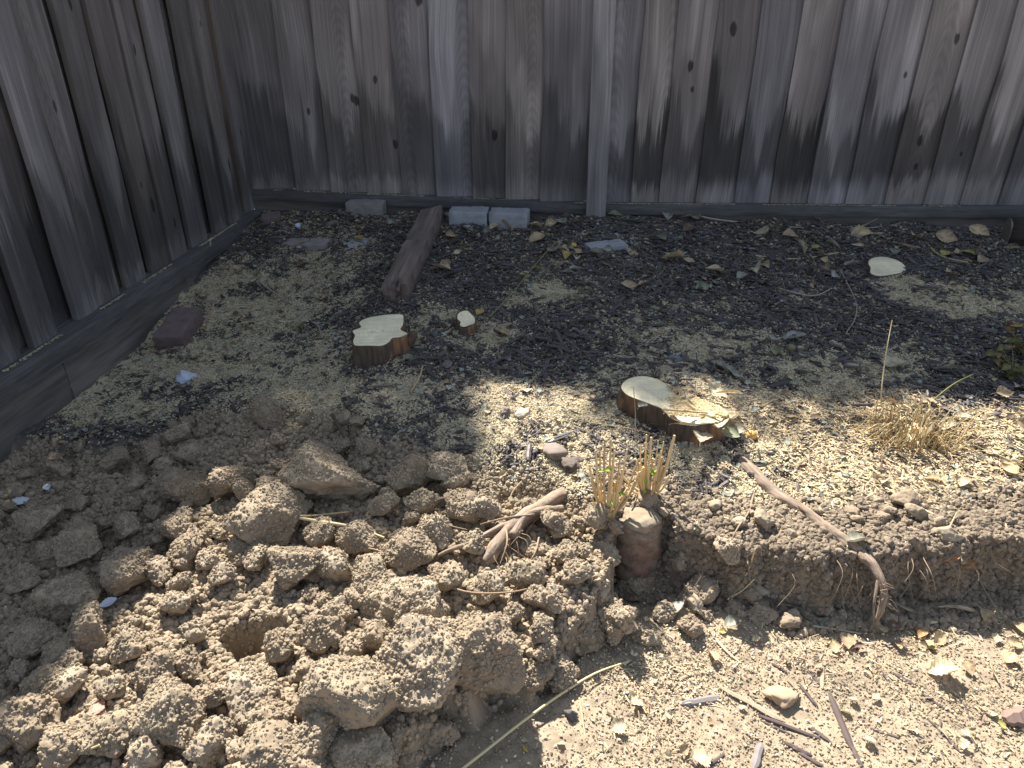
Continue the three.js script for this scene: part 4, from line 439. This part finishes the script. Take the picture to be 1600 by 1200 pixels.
// ---------- twigs and stems ----------
const twigGrey = std(lin(0.34, 0.29, 0.24)), twigTan = std(lin(0.45, 0.34, 0.19)), strawMat = std(lin(0.6, 0.5, 0.28)), stemGreen = std(lin(0.2, 0.19, 0.07)), twigDark = std(lin(0.1, 0.065, 0.045));
const TW = { arching_twig: [0.005, 0.003, twigGrey, 'long arching bare twig lying along the mulch by the fence rail'], twig_b: [0.003, 0.0015, twigGrey, 'short twig end rising beside the long arching twig'], straw: [0.0028, 0.0016, strawMat, 'long pale straw stem curving along the sandy path edge'], green_stem: [0.0022, 0.0014, stemGreen, 'slanting greenish stem with wilted leaves near the small stump'], stem_c: [0.0018, 0.001, stemGreen, 'short bent stem beside the slanting greenish stem'], stalk_d: [0.0022, 0.0013, twigTan, 'upright dry stalk rising beside the dry grass tuft'], twig_e: [0.002, 0.0015, twigGrey, 'curved grey twig on the mulch before the low stump'], twig_f: [0.004, 0.003, twigGrey, 'straight grey twig in the sawdust near the side fence'], twig_g: [0.004, 0.002, twigGrey, 'short grey twig crossing the bent one near the tall stump'], twig_h: [0.003, 0.002, twigGrey, 'bent grey twig near the tall stump'], twig_i: [0.003, 0.0024, twigTan, 'pale straight twig in the sawdust below the two stumps'], thin_j: [0.0014, 0.0009, twigGrey, 'thin upright stem before the sawn face of the long stump'], thin_k: [0.0013, 0.001, twigTan, 'thin pale stem lying beside the long stump'], thin_l: [0.002, 0.0014, stemGreen, 'slanting thin stem leaving the dry grass tuft'], thin_m: [0.0028, 0.0018, strawMat, 'pale stick on the path at the pit edge'], thin_n: [0.0022, 0.0014, twigTan, 'short upright-lying straw on the sandy path'], thin_o: [0.0018, 0.0014, strawMat, 'pale broken stem sticking out of the pit side'], thin_p: [0.0018, 0.0013, twigTan, 'leaning brown stem against the bank'], thin_q: [0.0025, 0.0016, twigGrey, 'thin grey stick at the foot of the bank'], thin_r: [0.004, 0.0025, strawMat, 'long pale stalk lying across the clods'], thin_s: [0.003, 0.002, twigTan, 'tan stalk crossing the long pale one on the clods'], stake_t: [0.006, 0.004, twigDark, 'rust brown stub standing upright in the clods'], stick_u: [0.005, 0.003, twigDark, 'dark leaning stick at the back edge of the clods'], thin_v: [0.003, 0.002, twigTan, 'tan straw on the shaded edge of the clods'], thin_w: [0.0035, 0.0025, twigTan, 'short brown twig standing behind the largest clod'], twig_x: [0.004, 0.003, twigTan, 'dry stick lying beyond the low stump'], thin_y: [0.002, 0.001, twigTan, 'tiny tan stem at the top of the bank'], thin_z: [0.003, 0.002, strawMat, 'pale straw lying in the wood litter above the bank'], reed_a: [0.005, 0.003, twigTan, 'flat reed stem lying across the mulch behind the low stump'], reed_b: [0.004, 0.002, twigTan, 'dry stem lying in the mulch near the grey brick'], reed_c: [0.003, 0.002, twigGrey, 'grey stem lying in the mulch near the pale sawdust heap'], reed_d: [0.003, 0.002, twigGrey, 'grey stem lying in the mulch before the low stump'], thin_aa: [0.003, 0.002, twigGrey, 'grey straight twig in the mulch behind the reed stem'] };
let ti = 0; for (const k in TW) { const [a, b, m, l] = TW[k]; const o = single(k === 'straw' ? 'straw' : 'twig', tube(TWIGS[k], a, b, { n: 7, bumps: 0.35, seed: ++ti }), m, l, 'twig'); }

// ---------- fallen leaves ----------
const onStump = (x, z) => Math.abs(x - 1.79) < 0.13 && Math.abs(z - 1.77) < 0.08;
const LK = { t: ['dry tan leaf', [leafy(lin(0.5, 0.38, 0.21)), leafy(lin(0.4, 0.29, 0.17)), leafy(lin(0.55, 0.45, 0.28))]], g: ['grey green wilted leaf', [leafy(lin(0.31, 0.31, 0.24)), leafy(lin(0.38, 0.38, 0.32)), leafy(lin(0.25, 0.27, 0.17))]], b: ['dark brown curled leaf', [leafy(lin(0.17, 0.11, 0.075)), leafy(lin(0.22, 0.16, 0.11))]], y: ['yellowed leaf', [leafy(lin(0.5, 0.36, 0.1)), leafy(lin(0.4, 0.36, 0.1))]], c: ['cream coloured broad toothed leaf', [leafy(lin(0.64, 0.56, 0.36)), leafy(lin(0.58, 0.5, 0.33))]], r: ['long rolled dry strap-shaped leaf', [leafy(lin(0.5, 0.4, 0.25)), leafy(lin(0.45, 0.4, 0.28))]], o: ['orange brown dry leaf clinging to the bank', [leafy(lin(0.5, 0.26, 0.1))]], p: ['pinkish leaf at the shade edge on the clods', [leafy(lin(0.6, 0.33, 0.24))]] };
function leafPlace(x, z, k) { if (k === 'o' || k === 'p') return ''; const q = zones(x, z); return q.path > 0.5 ? ' on the sandy path' : q.clod > 0.4 ? ' on the dug clods' : q.bank > 0.4 ? ' on the dug bank' : q.litter > 0.5 ? ' in the sunny wood litter' : onStump(x, z) ? ' on the long stump' : z < 0.45 ? ' on the mulch close to the back fence' : ' on the mulch among the stumps'; }
const LG = {}; for (const k in LK) LG[k] = [1, 2, 3, 4, 5, 6].map(i => leafGeo(k.charCodeAt(0) * 10 + i, k));
function dropLeaf(x, z, L, k, i, lift = 0.003) { const r = rng(7000 + i), [what, mats] = LK[k], label = what + leafPlace(x, z, k), o = single('dry_leaf', LG[k][(r() * 6) | 0], mats[(r() * mats.length) | 0], label, 'leaf', label); L *= z < 0.7 ? 1.4 : z > 2.15 ? 1.15 : 1.08; o.scale.set(L, L, L * (k === 'r' ? 1 : 1.15)); o.rotation.set((r() - 0.25) * 0.9, r() * 6.283, (r() - 0.5) * 0.7, 'YXZ'); o.position.set(x, H(x, z) + lift + L * 0.1, z); return o; }
LEAVES.forEach(([x, z, L, k], i) => { const q = zones(x, z), o = dropLeaf(x, z, L, k, i, q.path > 0.5 || q.bank > 0.5 ? 0.006 : 0.009); if (onStump(x, z)) o.position.y = 0.052 + L * 0.1; });
{ const q = rng(88); let n = 0; while (n < 55) { const x = 0.1 + 3.6 * q(), z = 0.12 + 1.5 * q(), d = z < 0.9 ? 1 : 0.35; if (q() > d) continue; dropLeaf(x, z, 0.025 + 0.035 * q() * q(), 'ttgbgt'[(q() * 6) | 0], 300 + n, 0.008); n++; } }
{ const q = rng(89); let n = 0; while (n < 36) { const x = 1.45 + 1.4 * q(), z = 2.2 + 0.5 * q(), k = zones(x, z); if (k.path < 0.8) continue; dropLeaf(x, z, 0.008 + 0.014 * q(), 'tccyt'[(q() * 5) | 0], 500 + n, 0.002); n++; } }
{ const q = rng(90); let n = 0; while (n < 30) { const x = 2.0 + 0.9 * q(), z = 1.6 + 0.5 * q(), k = zones(x, z); if (k.litter < 0.5) continue; dropLeaf(x, z, 0.02 + 0.025 * q(), 'tctrb'[(q() * 5) | 0], 600 + n, 0.006); n++; } }
{
  const t = thing('dry_branch', 'dry leafy branch with curled leaves draped over the long stump', 'branch'), r = rng(97);
  part('twig', tube([[1.735, 0.056, 1.8], [1.8, 0.062, 1.815], [1.87, 0.055, 1.812], [1.93, 0.03, 1.815], [1.96, 0.0, 1.822]], 0.0028, 0.0016, { n: 6 }), twigTan, t);
  [[1.79, 0.068, 1.805, 0.07, 'r', 0.2], [1.85, 0.06, 1.835, 0.065, 'r', -0.15], [1.79, 0.046, 1.845, 0.06, 'r', 0.1], [1.83, 0.02, 1.86, 0.055, 'c', 1.2], [1.9, 0.055, 1.8, 0.05, 'c', 0.9], [1.9, 0.03, 1.85, 0.06, 'g', -0.9], [1.945, 0.03, 1.83, 0.05, 'r', 0.6], [1.76, 0.05, 1.83, 0.04, 't', 2.2], [1.875, 0.045, 1.84, 0.05, 'c', -2]].forEach(([x, y, z, L, k, a], i) => { const o = part('leaf', LG[k][i % 6], LK[k][1][i % LK[k][1].length], t); o.scale.setScalar(L); o.position.set(x, y - 0.004, z); o.rotation.set((r() - 0.3) * 1.2, a, (r() - 0.5) * 0.8, 'YXZ'); });
}
// wilted leaves on the slanting stem
[[1.2, 1.16], [1.27, 0.98], [1.32, 0.85], [1.36, 0.78]].forEach(([x, z], i) => dropLeaf(x, z, 0.035, 'ygyy'[i], 700 + i, 0.03));

// ---------- splinters of bark and wood ----------
const SM = { l: [std(lin(0.36, 0.26, 0.18)), 'pale torn wood splinter lying on the ground'], d: [std(lin(0.1, 0.075, 0.068)), 'dark bark splinter lying on the ground'], g: [std(lin(0.2, 0.18, 0.17)), 'grey weathered wood splinter lying on the ground'], b: [std(lin(0.2, 0.14, 0.11)), 'brown flake of bark lying on the ground'] };
const SG = [1, 2, 3, 4, 5, 6, 7, 8].map(i => splinterGeo(1200 + i, 1, 1, 1));
SPLINTERS.forEach(([x0, z0, x1, z1, w, k], i) => { const L = Math.hypot(x1 - x0, z1 - z0) * 1.05, x = (x0 + x1) / 2, z = (z0 + z1) / 2, h0 = H(x0, z0), h1 = H(x1, z1), hm = H(x, z), o = single('wood_splinter', SG[i % 8], SM[k][0], SM[k][1], 'splinter', SM[k][1]); o.scale.set(L, w * 0.75, w * 1.25); o.position.set(x, Math.max((h0 + h1) / 2, hm) + w * 0.3, z); o.rotation.set(0, -Math.atan2(z1 - z0, x1 - x0), Math.atan2(h1 - h0, L), 'YXZ'); });

// ---------- dry grass tuft, weeds ----------
{
  const c = [2.38, 1.75], t = thing('dry_grass_tuft', 'trampled tuft of dry straw-coloured grass in the sunlit litter', 'grass tuft', [c[0], H(...c), c[1]]), r = rng(95), mats = [strawMat, std(lin(0.5, 0.37, 0.18)), std(lin(0.36, 0.26, 0.13))];
  for (let i = 0; i < 280; i++) { const a = r() * 6.283, q = Math.sqrt(r()) * 0.075, L = 0.03 + 0.12 * r(), lean = 0.25 + 0.7 * r(), bx = Math.cos(a) * q * 1.4 + (r() - 0.5) * 0.04, bz = Math.sin(a) * q * 0.8, ex = bx + Math.cos(a + (r() - 0.5)) * L * lean, ez = bz + Math.sin(a + (r() - 0.5)) * L * lean * 0.7, hh = L * (1 - lean) + 0.012; part('blade', tube([[bx, -0.01, bz], [(bx + ex) / 2, hh * 0.9 + 0.008, (bz + ez) / 2], [ex, hh * (0.3 + 0.9 * r()), ez]], 0.0016, 0.0006, { n: 4, seg: 5, flat: 0.5 }), mats[(r() * 3) | 0], t); }
}
function weed(x, z, n, h, label, seed) { const r = rng(seed), t = thing('weed', label, 'weed', [x, H(x, z), z]), m = [leafy(lin(0.12, 0.15, 0.04)), leafy(lin(0.2, 0.17, 0.05)), leafy(lin(0.22, 0.12, 0.06))]; for (let i = 0; i < n; i++) { const a = r() * 6.283, L = h * (0.5 + 0.6 * r()), ex = Math.cos(a) * L * 0.6, ez = Math.sin(a) * L * 0.6, ey = L * 0.75; part('stem', tube([[0, -0.01, 0], [ex * 0.4, ey * 0.6, ez * 0.4], [ex, ey, ez]], 0.0016, 0.0008, { n: 4, seg: 6 }), stemGreen, t); for (let j = 0; j < 5; j++) { const f = 0.3 + 0.7 * r(), o = part('leaf', LG.t[(r() * 6) | 0], m[(r() * 3) | 0], t); o.scale.setScalar(0.02 + 0.025 * r()); o.position.set(ex * f + (r() - 0.5) * 0.03, ey * f, ez * f + (r() - 0.5) * 0.03); o.rotation.set(r() - 0.5, r() * 6, r() - 0.5); } } }
weed(2.78, 1.4, 8, 0.12, 'low green and brown weed beside the sunlit litter', 5); weed(2.86, 1.28, 8, 0.13, 'taller leafy weed behind the low one', 6); weed(2.57, 1.87, 2, 0.03, 'tiny green seedling in the wood litter', 7);

// ---------- loose ground cover nobody could count ----------
const M4 = new THREE.Matrix4(), Q4 = new THREE.Quaternion(), E4 = new THREE.Euler(0, 0, 0, 'YXZ'), V4 = new THREE.Vector3(), S4 = new THREE.Vector3();
const inStump = (x, z) => [LOBED, SMALL, LONG, LOW].some(({ c, o }) => { let k = false; const X = x - c[0], Z = z - c[2]; if (Math.abs(X) > 0.16 || Math.abs(Z) > 0.16) return false; for (let i = 0, j = o.length - 1; i < o.length; j = i++) if ((o[i][1] > Z) !== (o[j][1] > Z) && X < (o[j][0] - o[i][0]) * (Z - o[i][1]) / (o[j][1] - o[i][1]) + o[i][0]) k = !k; return k; });
function scatter(name, geos, mat, count, seed, pick, label, category) {
  const r = rng(seed); geos.forEach((g, gi) => {
    const o = new THREE.InstancedMesh(g, mat, Math.floor(count / geos.length)), col = new THREE.Color(); o.name = numbered(name); tag(o, label, category, label, 'stuff'); shade(o); let n = 0, guard = 0;
    while (n < o.count && guard++ < o.count * 60) { const p = pick(r); if (!p || (!/on_/.test(name) && inStump(p.x, p.z))) continue; E4.set(p.tip ? (r() - 0.5) * p.tip : r() * 6, r() * 6.283, p.tip ? (r() - 0.5) * p.tip : r() * 6); Q4.setFromEuler(E4); o.setMatrixAt(n, M4.compose(V4.set(p.x, p.y, p.z), Q4, S4.set(p.s[0], p.s[1], p.s[2]))); col.setRGB(p.c[0], p.c[1], p.c[2]); o.setColorAt(n, col); n++; }
    o.count = n; scene.add(o);
  });
}
const white = std(0xffffff, { roughness: 0.95 });
scatter('bark_mulch', [11, 12, 13, 14, 15, 16].map(i => splinterGeo(i, 1, 1, 1)), new THREE.MeshStandardMaterial({ color: 0xffffff, roughness: 0.68 }), 24000, 201, r => {
  const x = 3.9 * r() + 0.01, z = 0.01 + 2.1 * r(), k = zones(x, z), m = 1 - k.path - k.clod - k.bank - 0.75 * k.litter - 0.95 * clamp(sawdustAt(x, z) * 1.2) - 0.35 * (1 - ss(0.5, 1.1, x)); if (r() > m) return null;
  const L = 0.016 + 0.05 * r() * r() * r() + 0.014 * r(), W = 0.004 + 0.009 * r() * r(), t = 0.5 + 1.1 * r(), w = r(); return { x, z, y: H(x, z) + 0.003 + 0.006 * r(), s: [L, W * 0.7, W], tip: 0.9, c: [(0.058 + 0.02 * w) * t, (0.051 + 0.01 * w) * t, 0.05 * t] };
}, 'dark bark mulch covering the ground before the fence', 'bark mulch');
scatter('coarse_bark', [17, 18, 19].map(i => splinterGeo(i, 1, 1, 1)), new THREE.MeshStandardMaterial({ color: 0xffffff, roughness: 0.6 }), 1900, 211, r => {
  const x = 3.8 * r() + 0.1, z = 0.05 + 1.9 * r(), k = zones(x, z), m = 1 - k.path - k.clod - k.bank - 0.8 * k.litter - 1.1 * clamp(sawdustAt(x, z) * 1.3) - 0.6 * (1 - ss(0.7, 1.2, x)); if (r() > m || (x > 1.6 && z > 1.72)) return null;
  const L = 0.03 + 0.045 * r(), W = 0.007 + 0.008 * r(), t = 0.7 + 0.9 * r(); return { x, z, y: H(x, z) + 0.009 + 0.006 * r(), s: [L, W * 0.55, W], tip: 0.7, c: [0.06 * t, 0.051 * t, 0.05 * t] };
}, 'coarse dark bark pieces lying on the mulch', 'bark mulch');
const flake = [21, 22, 23].map(i => { const g = splinterGeo(i, 1, 1, 1); return g; });
scatter('sawdust', flake, white, 380000, 202, r => {
  const x = 3.7 * r() + 0.01, z = 0.02 + 2.75 * r(), k = zones(x, z), d = sawdustAt(x, z) * (1 - 0.8 * k.clod) * (1 - 0.84 * k.path) * (1 - 0.85 * k.bank); if (r() > d) return null;
  const L = 0.0024 + 0.0055 * r() * r(), t = 0.65 + 0.45 * r(); return { x, z, y: H(x, z) + 0.0012 + 0.004 * r(), s: [L, L * 0.3, L * (0.4 + 0.5 * r())], tip: 1.3, c: [0.6 * t, 0.51 * t, (0.31 + 0.06 * r()) * t] };
}, 'pale sawdust strewn over mulch and soil around the stumps', 'sawdust');
scatter('sawdust_on_stump', flake, white, 2600, 212, r => { const x = 1.74 + 0.16 * r(), z = 1.65 + 0.18 * r(); if (z < 1.67 + (x - 1.76) * 0.9 - 0.03 || z > 1.8 || r() > ss(1.74, 1.82, x + (vn(x * 40, z * 40, 3) - 0.5) * 0.06)) return null; const L = 0.002 + 0.003 * r(), t = 0.7 + 0.4 * r(); return { x, z, y: 0.0445 - 0.035 * (z - 1.72) + 0.001 * r(), s: [L, L * 0.3, L * 0.7], tip: 0.9, c: [0.6 * t, 0.47 * t, 0.26 * t] }; }, 'sawdust lying on the long flat stump', 'sawdust');
scatter('sawdust_on_rail', flake, white, 1600, 213, r => { const left = r() < 0.45, u = r(), L = 0.003 + 0.005 * r(), t = 0.6 + 0.45 * r(), c = [0.5 * t, 0.43 * t, 0.27 * t], s = [L, L * 0.3, L * 0.7]; if (left) { const z = 0.2 + 1.9 * u; if (vn(z * 9, 2, 5) < 0.45) return null; return { x: -0.037 + 0.014 * r() * r(), y: 0.0585, z, s, tip: 0.8, c }; } const x = 0.05 + 3.2 * u; if (vn(x * 7, 2, 6) < 0.4) return null; const y = x < 1.54 ? 0.144 - 0.0208 * x : x > 1.64 ? 0.1125 + 0.0137 * (x - 1.634) : null; if (y === null) return null; return { x, y: y + 0.003, z: -0.03 + 0.018 * r() * r(), s, tip: 0.8, c }; }, 'sawdust caught on the fence rails', 'sawdust');
const crumb = [31, 32, 33, 34].map(i => { const g = clodGeo(i, 1, 0.7, 6).toNonIndexed(); g.computeVertexNormals(); return g; });
scatter('soil_crumbs', crumb, std(0xffffff, { vertexColors: true, roughness: 1 }), 200000, 203, r => {
  const x = 0.02 + 2.75 * r(), z = 1.62 + 1.1 * r(), k = zones(x, z), m = k.clod * 0.55 + k.bank + 0.75 * k.path * vn(x * 14, z * 14, 4); if (r() > m) return null;
  const s = k.path > 0.5 ? 0.0006 + 0.0017 * r() ** 4 : 0.0012 + 0.0062 * r() ** 3, t = 0.75 + 0.5 * r(), b = k.bank, p = k.path, f = [mix(mix(0.275, 0.19, b), 0.285, p), mix(mix(0.222, 0.152, b), 0.228, p), mix(mix(0.154, 0.108, b), 0.157, p)]; return { x, z, y: H(x, z) + s * 0.5, s: [s, s * 0.85, s], c: f.map(v => v * t) };
}, 'loose crumbs of dug soil', 'soil');
{
  const spots = [], q = rng(55), total = clodList.reduce((a, [, r]) => a + r * r, 0); let pos = new THREE.Vector3(), nor = new THREE.Vector3();
  for (const [o, rad] of clodList) { const p = o.geometry.attributes.position, nn = o.geometry.attributes.normal, k = Math.round(190000 * rad * rad / total); for (let i = 0; i < k; i++) { const v = (q() * p.count) | 0; nor.fromBufferAttribute(nn, v).applyQuaternion(o.quaternion); if (nor.y < 0.15 - 0.3 * q()) continue; pos.fromBufferAttribute(p, v).applyMatrix4(o.matrix); spots.push([pos.x, pos.y, pos.z]); } }
  let di = 0; scatter('clod_crumbs', crumb, std(0xffffff, { vertexColors: true, roughness: 1 }), spots.length, 208, r => { const [x, y, z] = spots[di++ % spots.length], s = 0.0008 + 0.0028 * r() ** 3, t = 0.75 + 0.45 * r(); return { x, y: y + s * 0.2, z, s: [s, s * 0.85, s], c: [0.274 * t, 0.222 * t, 0.154 * t] }; }, 'crumbs sticking to the soil clods', 'soil');
}
scatter('wood_litter', [41, 42, 43].map(i => splinterGeo(i, 1, 1, 1)), white, 24000, 204, r => {
  const x = 1.45 + 1.6 * r(), z = 1.5 + 1.25 * r(), k = zones(x, z); if (r() > k.litter + 0.14 * k.path * ss(0.4, 0.6, fbm(x * 6, z * 6, 9, 2)) + 0.04 * k.bank) return null;
  const q = k.path > 0.5 ? 0.6 : 1, L = (0.007 + 0.034 * r() ** 3) * q, W = (0.0018 + 0.0035 * r()) * q, t = 0.45 + 0.7 * r(), d = r() < 0.22; return { x, z, y: H(x, z) + 0.002 + 0.005 * r(), s: [L, W * 0.4, W], tip: 0.8, c: d ? [0.13 * t, 0.095 * t, 0.08 * t] : [0.56 * t, 0.44 * t, 0.26 * t] };
}, 'dry shredded wood litter in the sun above the bank', 'wood litter');
scatter('leaf_fragments', [1, 2, 3].map(i => LG.t[i]), leafy(0xffffff), 9000, 205, r => {
  const x = 0.03 + 3.7 * r(), z = 0.03 + 2.0 * r(), k = zones(x, z); if (r() > 1 - k.path - k.clod - 0.8 * k.bank || r() > 0.35 + 0.65 * (1 - ss(0.2, 0.7, z))) return null; const s = 0.009 + 0.017 * r() ** 2, w = r(), t = 0.55 + 0.6 * r(), c = w < 0.45 ? [0.5, 0.4, 0.24] : w < 0.8 ? [0.36, 0.4, 0.33] : [0.2, 0.14, 0.09]; return { x, z, y: H(x, z) + 0.009, s: [s, s, s], tip: 0.9, c: c.map(v => v * t) };
}, 'bits of broken dry leaf among the mulch', 'leaf litter');

renderer.render(scene, camera);
